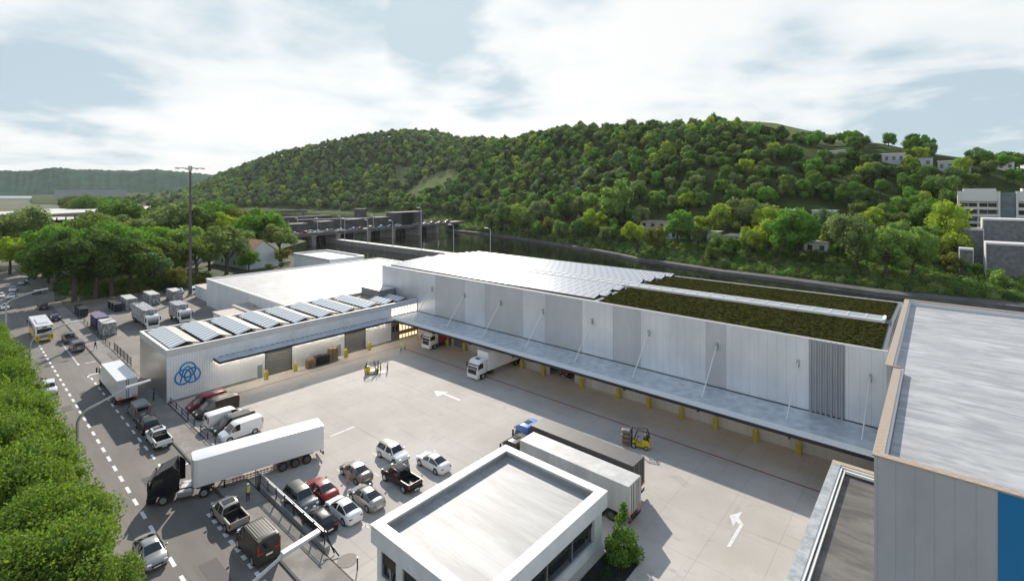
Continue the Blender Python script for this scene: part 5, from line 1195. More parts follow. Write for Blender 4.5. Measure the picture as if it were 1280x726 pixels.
# tall light mast
t = thing('light_mast', 'very tall thin floodlight mast behind the white hall', 'light mast', (-170.9, 49.0, 0))
MB().tube([(0, 0, 0), (0, 0, 39)], .3, 12, radii=[.48, .28]).build('mast', mat('mast_steel', (.10, .095, .09), .5, .4), t)
MB().cyl((0, 0, 0), (0, 0, .5), .9, n=12).build('foot', M_CONC, t)
hd = MB().cyl((0, 0, 37.9), (0, 0, 39.4), .55, n=12).build('head', M_GALV, t)
for i in range(8):
    a = i*PI/4; MB().cyl((math.cos(a)*.4, math.sin(a)*.4, 38.6), (math.cos(a)*3.6, math.sin(a)*3.6, 38.8), .07, n=6).box(math.cos(a)*3.6-.35, math.cos(a)*3.6+.35, math.sin(a)*3.6-.35, math.sin(a)*3.6+.35, 38.45, 38.75).build('floodlight', M_GALV, hd)

# ---------------------------------------------------------------- bridge and lock in the river
B0 = Vector((-312.6, 134, 0)); B1 = Vector((-331.5, 315, 0)); bd = (B1-B0).normalized(); bn = Vector((-bd.y, bd.x, 0)); BL_ = (B1-B0).length
def bmat(z=0): M = Matrix.Translation(B0+Vector((0, 0, z))); Rm = Matrix((( bd.x, bn.x, 0, 0), (bd.y, bn.y, 0, 0), (0, 0, 1, 0), (0, 0, 0, 1))); return M @ Rm
br = thing('road_bridge', 'long dark concrete bridge carrying cars across the river', 'bridge', B0, math.atan2(bd.y, bd.x))
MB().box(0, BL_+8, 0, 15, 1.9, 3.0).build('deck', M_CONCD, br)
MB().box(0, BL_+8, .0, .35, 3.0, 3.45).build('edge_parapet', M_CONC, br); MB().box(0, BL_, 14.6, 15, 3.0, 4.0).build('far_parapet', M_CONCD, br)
MB().box(0, BL_+7, .36, 14.5, 3.003, 3.03).build('carriageway', mat('bridge_road', (.24, .22, .19), .8), br)
MB().box(0, BL_, -.3, -.003, 1.4, 2.7).build('fascia_beam', mat('bridge_fascia', (.15, .15, .145), .8), br)
def on_bridge(px, off=0):
    """distance along the near edge of the bridge where it is seen at that column"""
    best = min(range(0, int(BL_)*2), key=lambda i: abs(topx(*(B0+bd*(i*.5)+bn*off)[:2])[0]-px)); return best*.5
for px in (391.5, 421.6, 460, 491, 523.8, 546):
    s_ = on_bridge(px); MB().box(s_-1.6, s_+1.6, -1.2, 14, -6.2, 1.9).box(s_-2.2, s_+2.2, -1.6, 1.2, 1.0, 1.4).build('pier', M_CONC, br)
for px in (406, 441, 476, 508, 535): # weir gates between the piers
    s_ = on_bridge(px); MB().box(s_-5.0, s_+5.0, 6.5, 7.2, -6, .6).box(s_-1, s_+1, 5.2, 6.5, -6, 1.0).build('weir_gate', M_DARK, br)
BX_ = [(364, 385, 5.6), (399, 417, 6.2), (435.5, 453, 6.6), (469.5, 486, 7.0)]
for i, (a_, b_, h_) in enumerate(BX_):
    s0, s1 = on_bridge(a_, 10), on_bridge(b_, 10); t = thing('gate_house', 'dark windowless gate house on the bridge, %s from the left' % ords[i], 'gate house', B0+bd*((s0+s1)/2)+bn*11, math.atan2(bd.y, bd.x), 'dark gate houses on the bridge')
    w_ = (s1-s0)*.46
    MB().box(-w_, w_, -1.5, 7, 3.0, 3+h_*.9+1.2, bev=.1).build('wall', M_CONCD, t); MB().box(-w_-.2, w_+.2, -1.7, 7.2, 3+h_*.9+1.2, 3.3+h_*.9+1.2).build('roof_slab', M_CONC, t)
s0, s1 = on_bridge(490, 10), on_bridge(530, 10); t = thing('gate_portal', 'wide dark portal building with a black opening at the far end of the bridge', 'portal building', B0+bd*((s0+s1)/2)+bn*11, math.atan2(bd.y, bd.x)); w_ = (s1-s0)*.45
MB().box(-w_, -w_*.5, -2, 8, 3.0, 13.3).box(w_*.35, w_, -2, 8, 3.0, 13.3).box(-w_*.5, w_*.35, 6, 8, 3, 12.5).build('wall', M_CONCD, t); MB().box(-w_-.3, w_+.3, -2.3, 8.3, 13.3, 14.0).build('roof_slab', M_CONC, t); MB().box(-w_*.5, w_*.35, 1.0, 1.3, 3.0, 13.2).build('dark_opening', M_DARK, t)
t = thing('lock_mole', 'long low concrete wall with lamps running across the river to the bridge', 'lock wall', (-230, 177.7, 0)); MB().box(-95, 110, 0, 4.5, -6.3, -2.1).build('wall', M_CONC, t); MB().box(-95, 110, -.1, 4.6, -2.1, -1.9).build('pale_coping', mat('pale_coping', (.50, .47, .42), .7, noise=.1, nscale=.5), t)
def lamp_post(name, label, x, y, z, h, arm=(-3.5, 0), group=None):
    t = thing(name, label, 'lamp post', (x, y, z), 0, group)
    MB().tube([(0, 0, 0), (0, 0, h-1), (arm[0]*.15, arm[1]*.15, h-.2), (arm[0]*.5, arm[1]*.5, h)], .14, 8, radii=[.22, .16, .13, .12]).build('pole', M_GALV, t); MB().box(arm[0]-.2, arm[0]*.45, -.25, .25, h-.08, h+.18, bev=.04).build('lamp_head', M_TRIM, t); return t
for i, (px, h_) in enumerate(((431, 15), (459.7, 15), (491, 15.5), (526.5, 24), (567, 15.5), (613, 15))):
    v = dirpx(px, 300); k_ = 178.5/v.y; lamp_post('river_lamp', '%s thin lamp post from the left on the lock wall' % ords[i], v.x*k_, 178.5, -1.9, h_, (-4, 0), 'lamp posts on the lock wall')
for i, (px, off) in enumerate(((356, 3), (386, 13), (400, 3), (441, 14), (470, 3))):
    s_ = on_bridge(px); p = B0+bd*s_+bn*off; lamp_post('bridge_lamp', '%s lamp post from the left standing on the bridge deck' % ords[i], p.x, p.y, 3.0, 10, (-3.5, 0), 'lamp posts on the bridge')
# second bridge and lock walls upstream
t = thing('upstream_bridge', 'long dark flat bridge farther upstream behind the trees', 'bridge'); 
def seg_box(name, px0, d0, px1, d1, z0, z1, wd, m, parent=None):
    a = Vector(world(px0, d0)); b = Vector(world(px1, d1)); L_ = (b-a).length; an = math.atan2((b-a).y, (b-a).x)
    M = Matrix.Translation(a) @ Matrix.Rotation(an, 4, 'Z'); mb = MB(); mb.box(0, L_, 0, wd, z0, z1, M=M); return mb.build(name, m, parent)
seg_box('deck', 150, 560, 384, 640, 3.5, 5.5, 14, M_CONCD, t); seg_box('parapet', 150, 559, 384, 639, 5.5, 6.5, 1, M_CONC, t)
for i in range(7): seg_box('pier', 180+i*33, 563+i*11, 182.5+i*33, 564+i*11, -6, 3.5, 11, M_CONCD, t)
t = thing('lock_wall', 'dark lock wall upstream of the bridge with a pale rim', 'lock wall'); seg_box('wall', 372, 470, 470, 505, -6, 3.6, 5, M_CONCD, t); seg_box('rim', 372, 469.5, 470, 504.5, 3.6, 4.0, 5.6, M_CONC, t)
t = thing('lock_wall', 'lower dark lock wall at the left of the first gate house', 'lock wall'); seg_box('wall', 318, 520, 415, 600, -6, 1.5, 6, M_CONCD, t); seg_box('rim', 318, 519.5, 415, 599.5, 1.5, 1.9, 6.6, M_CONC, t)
t = thing('lock_hut', 'dark hut behind the lock walls under the yellow green tree', 'hut'); seg_box('wall', 443, 520, 456, 521, -2, 12, 9, M_CONCD, t); seg_box('roof', 442.5, 519.5, 456.5, 520.5, 12, 12.6, 10, M_CONC, t)
# cars on the bridge
BC = [(368, 'coupe', PS), (380, 'hatch', PR), (386.5, 'suv', PW), (398, 'coupe', PW), (407, 'hatch', PS), (414, 'coupe', PG), (426, 'coupe', PW), (440.5, 'hatch', PBS), (449, 'coupe', PR), (464, 'suv', PS), (476, 'hatch', PB), (487, 'coupe', PDG), (498, 'suv', PW), (520, 'suv', PS), (531, 'coupe', PW), (540, 'hatch', PS), (549.6, 'coupe', PG), (558, 'suv', PDG)]
WORDS = {id(PS): 'silver', id(PR): 'dark red', id(PW): 'white', id(PG): 'grey', id(PBS): 'blue silver', id(PB): 'blue', id(PDG): 'dark'}
NUM = ords+['thirteenth', 'fourteenth', 'fifteenth', 'sixteenth', 'seventeenth', 'eighteenth']
for i, (px, kd, pm) in enumerate(BC):
    s_ = on_bridge(px, 2.4); p = B0+bd*s_+bn*2.4; o = car(kd, 'bridge_car', '%s car in the queue on the bridge, %s from the left' % (WORDS[id(pm)], NUM[i]), 'car', pm); tag(o, group='cars queueing on the bridge')
    o.location = (p.x, p.y, 3.04); o.rotation_euler = (0, 0, math.atan2(bd.y, bd.x)+(PI if i % 3 else 0)); o.scale = (1.35, 1.35, 1.35)

# ---------------------------------------------------------------- far buildings
def flat_house(name, label, px, py, wpx, hpx, dep, wallm, roofm, d=None, rz=0, over=.3, wins=0, cat='building'):
    """px: left column, py: base row, sizes as seen; becomes real metres at its own distance"""
    if d is None: (X, Y, Z), d = ground_hit(px+wpx/2, py)
    else: X, Y, Z = world(px+wpx/2, d, HC+(HY-py)*d/FP)
    va, vb = dirpx(px, 300), dirpx(px+wpx, 300); W = (vb.x/vb.y-va.x/va.y)*Y; H_ = hpx*d/FP; X = (vb.x/vb.y+va.x/va.y)/2*Y; wins = wins or max(2, int(W/3.2))
    t = thing(name, label, cat, (X, Y, Z), rz)
    mb = MB(); mb.box(-W/2, W/2, 0, dep, -4, H_); mb.build('wall', wallm, t); MB().box(-W/2-over, W/2+over, -over, dep+over, H_, H_+.5).build('roof', roofm, t)
    if wins:
        for i in range(min(wins, 8)): MB().box(-W/2+W*(i+.3)/min(wins, 8), -W/2+W*(i+.7)/min(wins, 8), -.06, -.002, H_*.35, H_*.75).build('window', M_GLASS, t)
    return t
M_ROOFP = mat('pale_roof', (.60, .56, .50), .7, noise=.08, nscale=.3); M_WBL = mat('pale_blue_wall', (.46, .50, .54), .7, noise=.08, nscale=.3); M_BGR = mat('blue_grey_wall', (.14, .18, .21), .6, noise=.2, nscale=.5)
M_WW = mat('white_house_wall', (.68, .67, .65), .7); M_LOWR = mat('low_roof_greige', (.33, .30, .27), .8, noise=.1, nscale=.3)
flat_house('long_hall', 'long low hall with a brownish flat roof on the far bank', 800, 288, 92, 9, 22, M_LOWR, M_LOWR, wins=0)
flat_house('bank_house', 'pale block with white roof rim behind the bright green tree on the bank', 819, 302, 78, 13, 12, M_WBL, M_ROOFP)
flat_house('bank_house', 'blue grey house with pale roof on the far bank right of the pale block', 905, 311, 34, 15, 12, M_BGR, M_ROOFP, wins=4)
flat_house('bank_house', 'small pale house with white roof above the bank trees', 905, 268, 28, 9, 10, M_WBL, M_ROOFP)
flat_house('bank_house', 'white roofed box house left of two on the lower hillside', 968, 276, 32, 12, 10, M_WBL, M_CANW)
flat_house('bank_house', 'white roofed box house right of two on the lower hillside', 1015, 276, 30, 12, 10, M_WBL, M_CANW)
flat_house('bank_house', 'white walled house behind the bright green tree', 1005, 319, 30, 16, 8, M_WW, M_ROOFP)
flat_house('hill_house', 'pale house high on the hill at its left end', 1022, 201, 34, 12, 10, M_WBL, M_CANW)
flat_house('hill_house', 'pale house with white roof second from the left on the hill', 1095, 205, 36, 12, 10, M_WBL, M_CANW)
flat_house('hill_house', 'brownish house third from the left on the hill', 1142, 210, 24, 12, 10, M_WBL, M_LOWR)
flat_house('hill_house', 'wide pale house fourth from the left on the hill', 1172, 215, 42, 13, 10, M_WBL, M_CANW)
flat_house('hill_house', 'pale house at the right picture edge on the hill', 1246, 214, 22, 11, 10, M_WW, M_LOWR)
# apartment block
def apartment():
    d = 232; X, Y, Z = world(1197, d, 0); X2, Y2, _ = world(1300, d, 0)
    sc_ = d/FP; top = HC+(HY-239)*sc_; bot = HC+(HY-315)*sc_
    t = thing('apartment_block', 'white apartment block with stacked balconies at the right edge', 'apartment block', (X, Y, bot), 0)
    H_ = top-bot; FH = 15*sc_
    MB().box(0, 32, 1.8, 14, 0, H_-2).build('wall', M_WW, t)
    for i, x0 in enumerate((0, 19.3)):
        MB().box(x0, x0+.7, -.2, 1.8, 0, H_).box(x0+13.6, x0+14.3, -.2, 1.8, 0, H_).box(x0+.7, x0+13.6, .4, 1.8, H_-4.6, H_).build('tower_frame', M_WW, t); MB().box(x0+2, x0+13, .6, 9, H_, H_+1.2).build('roof_parapet', M_WW, t)
        for f in range(4):
            z = H_-5.2-f*3.3-3.2
            if z < 0: break
            MB().box(x0+.7, x0+13.6, 0, 1.8, z, z+.3).box(x0+.7, x0+13.6, 0, .12, z+.3, z+1.15).box(x0+6.9, x0+7.4, 0, 1.8, z+1.15, z+3.2).build('balcony', M_WW, t)
            for k in range(2): w_ = MB().box(x0+.9+k*6.6, x0+6.6+k*6.6, 1.7, 1.79, z+.4, z+2.9).build('window', M_GLASS, t); MB().box(x0+3.6+k*6.6, x0+3.75+k*6.6, 1.6, 1.7, z+.4, z+2.9).build('window_frame', M_WW, w_)
    MB().box(14.3, 19.3, .9, 1.795, 0, H_-.6).build('stair_panel', M_BGR, t)
apartment()
def cuboid(label, px0, px1, pt, pb, d, dep):
    sc_ = d/FP; X, Y, Z = world(px0, d, HC+(HY-pb)*sc_); v = dirpx(px1, 300); W = v.x*(Y/v.y)-X; H_ = (pb-pt)*sc_
    t = thing('stone_block_house', label, 'building', (X, Y, Z)); MB().box(.25, W-.25, 0, dep, -5, H_-.7).build('stone_wall', M_STONE, t); MB().box(0, W, -.3, dep+.2, H_-.7, H_).build('white_rim', M_WW, t); MB().box(0, .249, -.3, dep, -5, H_-.7).box(W-.249, W, -.3, dep, -5, H_-.7).build('side_fin', M_WW, t)
cuboid('grey stone clad block below the left half of the apartment block', 1201, 1230, 285, 326, 205, 9)
cuboid('tall grey stone clad block in front of the apartment balconies', 1228, 1300, 273, 322, 202, 12)
cuboid('lowest grey stone clad block with thick white rim at the right edge', 1232, 1300, 303, 340, 184, 9)
cuboid('small grey stone clad shed beside the stone blocks', 1199, 1217, 310, 332, 192, 6)
# left distance: halls, parking deck, orange roofed houses
def gable(name, label, x, y, rz, L_, W_, h, rh, roofm):
    t = thing(name, label, 'house', (x, y, 0), rz); MB().prism([(-W_/2, 0), (W_/2, 0), (W_/2, h), (0, h+rh-.1), (-W_/2, h)], 0, L_, 'x').build('wall', mat('pale_blue_render', (.55, .60, .64), .7, noise=.05, nscale=.4), t)
    MB().prism([(-W_/2-.5, h-.15), (0, h+rh), (0, h+rh+.25), (-W_/2-.5, h+.1)], -.4, L_+.4, 'x').prism([(W_/2+.5, h-.15), (0, h+rh), (0, h+rh+.25), (W_/2+.5, h+.1)], -.4, L_+.4, 'x').build('roof', roofm, t)
    for i in range(5): MB().box(2+i*L_/5.5, 3.4+i*L_/5.5, -W_/2-.03, -W_/2-.001, 1.2, 2.9).build('window', M_GLASS, t)
    return t
M_OR = mat('orange_tiles', (.52, .27, .15), .8, noise=.15, nscale=1.5)
gable('orange_roof_house', 'long house with an orange roof behind the trees, its gable by the white annex', -240, 84, R(5), 30, 13, 6.0, 5.2, M_OR)
gable('orange_roof_house', 'second orange roofed house farther left, mostly hidden by trees', -262, 68, R(5), 16, 12, 6.2, 5.0, M_OR)
def big(name, label, px0, px1, py_top, d, dep, h, wm_, rm_):
    v0 = world(px0, d); v1 = world(px1, d); ztop = HC+(HY-py_top)*d/FP; a = Vector(v0); b = Vector(v1); an = math.atan2((b-a).y, (b-a).x)
    t = thing(name, label, 'hall', (a.x, a.y, 0), an); L_ = (b-a).length; MB().box(0, L_, 0, dep, 0, ztop-.6).build('wall', wm_, t); MB().box(-.5, L_+.5, -.5, dep+.5, ztop-.6, ztop).build('roof', rm_, t); return t
big('flat_white_hall', 'huge flat pale roof at the far left behind the near trees', -80, 50, 268, 330, 170, 8, M_CONC, M_ROOFP)
big('flat_white_hall', 'second flat pale roof behind the parking deck', 40, 92, 262, 480, 90, 8, M_CONC, M_ROOFP)
big('long_grey_hall', 'long pale grey hall in front of the distant wooded ridge', 68, 140, 237.6, 1500, 60, 10, mat('far_grey_wall', (.30, .33, .37), .8), mat('far_grey_roof', (.36, .39, .42), .8))
tag(MB().add([world(-160, 1600, .4), world(85, 1600, .4), world(95, 2500, .4), world(-160, 2500, .4)], [(0, 1, 2, 3)]).build('distant_river', mat('pale_far_water', (.20, .23, .25), .12)), kind='structure')
t = thing('parking_deck', 'open multi storey parking deck with dark columns among the left trees', 'parking deck', world(46, 285, 0), math.atan2((Vector(world(130, 330))-Vector(world(46, 285))).y, (Vector(world(130, 330))-Vector(world(46, 285))).x))
for i in range(4): MB().box(0, 42, 0, 30, 1.2+i*4.2, 1.7+i*4.2).build('floor_slab', M_CONC if i < 3 else M_ROOFP, t)
for i in range(8): MB().box(i*5.8, i*5.8+.6, -.4, .0, 0, 15.6).box(i*5.8, i*5.8+.6, 14, 14.5, 0, 14.3).build('column', M_DARK, t)
MB().box(0, 42, 20, 20.3, 0, 14).build('core_wall', M_DARK, t)
t = thing('slab_roof_building', 'long thin concrete roof slab right of the parking deck', 'building'); seg_box('roof_slab', 92, 300, 146, 360, 8.2, 9.2, 20, M_CONC, t); seg_box('wall', 93, 303, 145, 362, 0, 8.2, 15, M_CONCD, t)
t = thing('slab_roof_building', 'low concrete roof slab seen between the left trees', 'building'); seg_box('roof_slab', 176, 290, 214, 310, 9.5, 10.4, 16, M_CONC, t); seg_box('wall', 177, 293, 213, 312, 0, 9.5, 12, M_CONCD, t)

# ---------------------------------------------------------------- trees
def tree_tpl(seed, nleaf, ls, rx, rz, zc, ncl, shape='round', core=.72, trunk_r=.28, spread=.38, nb=6):
    V, F, F3 = crown_arrays(seed, nleaf, ls, rx, rz, zc, ncl, shape, core, spread)
    cm = raw_mesh('crown', V, F, FOL['mid'], None, False, F3)
    tm = trunk_mb(zc, trunk_r, zc, rx, rz, seed, nb)
    me = bpy.data.meshes.new('trunk'); me.from_pydata(tm.v, [], tm.f); me.materials.append(BARK); me.polygons.foreach_set('use_smooth', tm.sm); me.update()
    return cm, me, (V, F, F3), tm
def put_tree(nm, label, tpl, x, y, z, s, hue, cat='tree', group=None, rz=None, sz=None):
    t = thing(nm, label, cat, (x, y, z), random.uniform(0, 6.28) if rz is None else rz, group); t.scale = (s, s, sz or s)
    c = bpy.data.objects.new('crown', tpl[0]); COL.objects.link(c); c.parent = t; c.material_slots[0].link = 'OBJECT'; c.material_slots[0].material = FOL[hue]
    b = bpy.data.objects.new('trunk', tpl[1]); COL.objects.link(b); b.parent = t
    return t
# templates are about 10 m tall at scale 1
BIG = [tree_tpl(11+i, 6500, .21, 3.9, 4.2, 5.5, 34+3*i, core=.72, spread=.31) for i in range(3)]
AIRY = [tree_tpl(31+i, 3600, .22, 3.8, 3.7, 5.9, 28, core=.5, spread=.27) for i in range(2)]
MIDT = [tree_tpl(51+i, 2000, .30, 4.1, 4.2, 5.2, 18+i*3, core=.8, spread=.38) for i in range(4)]
TALL = [tree_tpl(61, 1700, .32, 3.3, 4.6, 5.4, 18, core=.75, spread=.34)]
CONE = [tree_tpl(71, 1300, .30, 2.3, 4.6, 5.2, 30, 'cone', .6)]
near_t = [ # px, base row, top row, kind, hue, label
 (30, 330, 262, 'B', 'greygreen', 'broad grey green tree at the left edge in front of the pale roof'),
 (12, 343, 298, 'B', 'lime', 'yellow green tree at the left edge by the grass verge'),
 (40, 345, 312, 'B', 'mid', 'mid green tree just right of the yellow green tree at the left edge'),
 (72, 349, 285, 'B', 'bright', 'fresh green tree at the inside of the road bend'),
 (93, 376, 292, 'B', 'dark', 'big dark green tree with low crown at the corner of the back yard'),
 (120, 372, 296, 'A', 'mid', 'big mid green tree behind the dark waste bins'),
 (140, 370, 298, 'B', 'dark', 'dark tree behind the group of mottled containers'),
 (163, 366, 305, 'B', 'olive', 'olive green tree behind the middle mottled container'),
 (190, 364, 313, 'A', 'bluegreen', 'blue green tree with visible trunk left of the tall mast'),
 (122, 335, 268, 'B', 'olive', 'deep green tree with pale sparkles standing high in the left group'),
 (158, 330, 272, 'B', 'greygreen', 'grey green tree in the centre of the left tree group'),
 (186, 335, 285, 'B', 'bright', 'bright green tree left of the orange roof'),
 (208, 328, 283, 'A', 'lime', 'lime coloured tree above the left end of the orange roof'),
 (155, 305, 252, 'B', 'mid', 'broad green tree in the back row left of the mast'),
 (197, 298, 256, 'B', 'dark', 'dark green tree in the back row just left of the mast'),
 (222, 318, 256, 'B', 'greygreen', 'grey green tree crossed by the tall mast'),
 (248, 318, 262, 'B', 'dark', 'dark tree right behind the tall mast'),
 (246, 350, 297, 'A', 'olive', 'small olive tree with open crown in front of the orange roofed house'),
 (283, 343, 282, 'A', 'greygreen', 'grey green tree with open branches in front of the orange gable house'),
 (270, 318, 268, 'B', 'lime', 'yellow green tree behind the orange roof'),
 (292, 300, 262, 'B', 'brown', 'brownish green tree in the back row near the river'),
 (268, 300, 253, 'B', 'bright', 'bright green tree in the back row right of the mast'),
 (326, 322, 263, 'B', 'bright', 'dense fresh green tree left of the bridge end'),
 (305, 318, 280, 'B', 'olive', 'olive tree beside the dense fresh green one'),
 (350, 326, 279, 'A', 'greygreen', 'pale green tree hiding the near end of the bridge'),
 (352, 334, 311, 'A', 'brown', 'yellow brown shrub like tree under the pale green one by the bridge'),
 (311, 340, 314, 'B', 'bright', 'small round bright green tree at the edge of the hall roof'),
 (335, 340, 329, 'A', 'greygreen', 'very small grey green tree left of the riverside building'),
 (188, 366, 345, 'B', 'hedge', 'small dark shrubby tree behind the small blue van'),
 (222, 362, 335, 'B', 'brown', 'yellowish shrubby tree left of the mast'),
 (112, 283, 245, 'B', 'mid', 'rounded tree behind the parking deck, left of two'),
 (130, 281, 248, 'B', 'bright', 'rounded brighter tree behind the parking deck, right of two'),
 (60, 354, 303, 'B', 'mid', 'low green tree filling the verge beside the first bend of the road'), (107, 358, 288, 'B', 'mid', 'full green tree behind the two big ones at the yard corner'), (176, 352, 293, 'B', 'mid', 'full green tree behind the blue green tree'), (206, 350, 300, 'B', 'olive', 'olive tree between the blue green tree and the mast'),
 (142, 346, 280, 'B', 'bright', 'fresh green tree in the middle of the left group'), (262, 338, 292, 'B', 'mid', 'mid green tree between the two open crowned ones'), (232, 334, 284, 'B', 'light', 'pale green tree just left of the mast'), (302, 326, 296, 'B', 'light', 'pale green tree close behind the orange gable'), (88, 330, 278, 'B', 'light', 'pale green tree at the left end of the big group'),
 (97, 276, 250, 'B', 'brown', 'brownish tree behind the end of the parking deck'),
 (90, 272, 246, 'B', 'olive', 'olive tree between the flat pale roofs')]
for i, (px, pb, pt, kd, hue, lb_) in enumerate(near_t):
    X, Y, _ = G(px, pb); d = topx(X, Y)[1]; Hh = (pb-pt)*d/FP*1.05
    tpl = {'B': BIG, 'A': AIRY}[kd][i % (3 if kd == 'B' else 2)]; put_tree('tree', lb_, tpl, X, Y, 0, Hh/9.9*1.22, hue, group='trees on the near bank', sz=Hh/9.9)
bank_t = [
 (606, 284, 26, 'M', 'mid'), (622, 287, 24, 'M', 'bluegreen'), (633, 292, 34, 'M', 'mid'), (647, 290, 30, 'M', 'lime'), (660, 294, 32, 'A', 'greygreen'), (688, 294, 20, 'M', 'brown'), (676, 283, 30, 'M', 'greygreen'), (705, 281, 34, 'M', 'mid'), (720, 279, 34, 'M', 'greygreen'),
 (744, 296, 30, 'M', 'lime'), (768, 284, 50, 'T', 'light'), (781, 288, 26, 'C', 'spruce'), (795, 318, 38, 'A', 'lime'), (774, 306, 22, 'M', 'mid'), (820, 314, 28, 'M', 'brown'), (847, 310, 40, 'M', 'bright'), (881, 300, 30, 'M', 'lime'), (872, 314, 30, 'A', 'olive'),
 (802, 285, 24, 'M', 'greygreen'), (822, 268, 22, 'M', 'mid'), (843, 266, 22, 'M', 'greygreen'), (858, 265, 22, 'M', 'lime'), (880, 264, 22, 'M', 'mid'), (905, 295, 34, 'M', 'lime'), (928, 290, 42, 'M', 'greygreen'), (955, 300, 36, 'M', 'lime'), (938, 322, 34, 'M', 'lime'), (960, 316, 36, 'M', 'lime'),
 (985, 300, 36, 'M', 'lime'), (996, 326, 58, 'B', 'bright'), (1036, 300, 34, 'M', 'bluegreen'), (1050, 316, 40, 'M', 'greygreen'), (1070, 340, 64, 'B', 'greygreen'), (1108, 350, 58, 'B', 'light'), (1141, 348, 56, 'B', 'light'), (1090, 300, 34, 'M', 'lime'), (1120, 300, 34, 'M', 'olive'), (1180, 316, 56, 'M', 'lime'), (1192, 332, 40, 'M', 'lime'), (1190, 346, 26, 'M', 'brown'),
 (1150, 300, 46, 'M', 'mid'), (1168, 290, 36, 'M', 'mid'), (1085, 270, 30, 'M', 'dark'), (1240, 352, 16, 'A', 'bluegreen'), (1168, 340, 22, 'A', 'bluegreen'), (1060, 262, 30, 'M', 'mid'), (890, 330, 20, 'M', 'olive'), (1020, 335, 20, 'M', 'hedge'),
 (615, 296, 24, 'M', 'olive'), (672, 300, 20, 'M', 'mid'), (700, 300, 22, 'M', 'light'), (722, 302, 24, 'M', 'mid'), (758, 305, 22, 'M', 'greygreen'), (898, 318, 24, 'M', 'greygreen'), (915, 325, 26, 'M', 'mid'), (975, 328, 26, 'M', 'mid'),
 (918, 285, 28, 'M', 'mid'), (946, 282, 26, 'M', 'light'), (1000, 290, 26, 'M', 'mid'), (1012, 302, 26, 'M', 'greygreen'), (1046, 330, 26, 'M', 'mid'), (1085, 325, 34, 'M', 'mid'), (1125, 318, 38, 'M', 'light'), (1160, 322, 34, 'M', 'mid'), (1100, 282, 28, 'M', 'light'), (1135, 280, 30, 'M', 'mid'), (1185, 270, 30, 'M', 'mid'), (740, 275, 28, 'M', 'light'), (1215, 350, 22, 'M', 'mid'), (1250, 362, 22, 'M', 'light')]
HN = {'mid': 'mid green', 'bluegreen': 'blue green', 'lime': 'yellow green', 'greygreen': 'grey green', 'brown': 'brownish', 'light': 'pale green', 'spruce': 'very dark', 'bright': 'fresh green', 'olive': 'olive green', 'dark': 'dark green', 'hedge': 'dark shrubby'}
def zone(px): return ('beside the bridge end', 'above the solar roof end', 'before the long brown roofed hall', 'by the pale block house', 'by the blue grey house', 'before the white walled house', 'left of the apartment block', 'beside the stone clad blocks')[min(7, max(0, int((px-600)/80)))]
occ = []
for i, (px, pb, hp, kd, hue) in enumerate(bank_t):
    (X, Y, Z), d = ground_hit(px, pb); tpl = {'B': BIG[i % 3], 'A': AIRY[i % 2], 'M': MIDT[i % 4], 'T': TALL[0], 'C': CONE[0]}[kd]
    size = 'tall' if hp > 45 else 'small' if hp < 25 else 'round'
    put_tree('tree', '%s %s tree on the far bank %s' % (size, HN[hue], zone(px)), tpl, X, Y, Z-.3, hp*1.15*d/FP/9.8, hue, group='trees on the far bank'); occ.append((X, Y, 5))
# hillside woodland
FAR_T = [crown_arrays(81+i, 330, .62, 4.2, 4.0, 4.3, 11+i, core=.93, spread=.50) for i in range(6)]
MID_T = []
for i in range(5):
    V, F, F3 = crown_arrays(91+i, 800, .44, 4.2, 4.1, 4.7, 13+i, core=.88, spread=.46)
    tm = MB().cyl((0, 0, -1), (0, 0, 5), .3, .2, 6); n0 = len(V)
    V2 = np.concatenate([V, np.array(tm.v)]); q = [f for f in tm.f if len(f) == 4]; F_ = np.concatenate([F, np.array(q)+n0])
    mi = np.concatenate([np.zeros(len(F)), np.ones(len(q)), np.zeros(len(F3))]).astype(int)
    MID_T.append(raw_mesh('tree', V2, F_, [FOL['mid'], BARK], mi, False, F3))
HUES = ['dark', 'mid', 'bright', 'lime', 'olive', 'bluegreen', 'greygreen', 'light']; HW = [.20, .26, .12, .10, .15, .06, .10, .01]
rs = np.random.RandomState(4)
bl_boxes = [(795, 900, 262, 308), (903, 942, 262, 312), (962, 1050, 262, 279), (1000, 1060, 184, 206), (1090, 1134, 186, 208), (1168, 1218, 193, 220), (1190, 1300, 236, 345), (800, 895, 262, 292)]
cand = []
d = 200.
while d < 1330:
    px = 235.
    step_px = 11.2*FP/d if d < 700 else 12.5*FP/d
    while px < 1330:
        p = px+rs.uniform(-.45, .45)*step_px; dd = d+rs.uniform(-4, 4); kn = knots(p)
        px += step_px
        if dd < kn[2][0]+2 or dd > kn[4][0]*1.10: continue
        z = terr(p, dd); X, Y, _ = world(p, dd); y = HY+FP*(HC-z)/dd
        if bald(p, dd, z): continue
        if p > 560 and dd < kn[2][0]+30 and rs.uniform() < .1: continue
        if p > 960 and rs.uniform() < .22: continue
        if any(a < p < b and c_ < y < e_ for a, b, c_, e_ in bl_boxes): continue
        if any((X-a)**2+(Y-b)**2 < r_*r_ for a, b, r_ in occ): continue
        cand.append((dd, p, X, Y, z, y))
    d += 9.4 if d < 600 else 11.5
cand.sort()
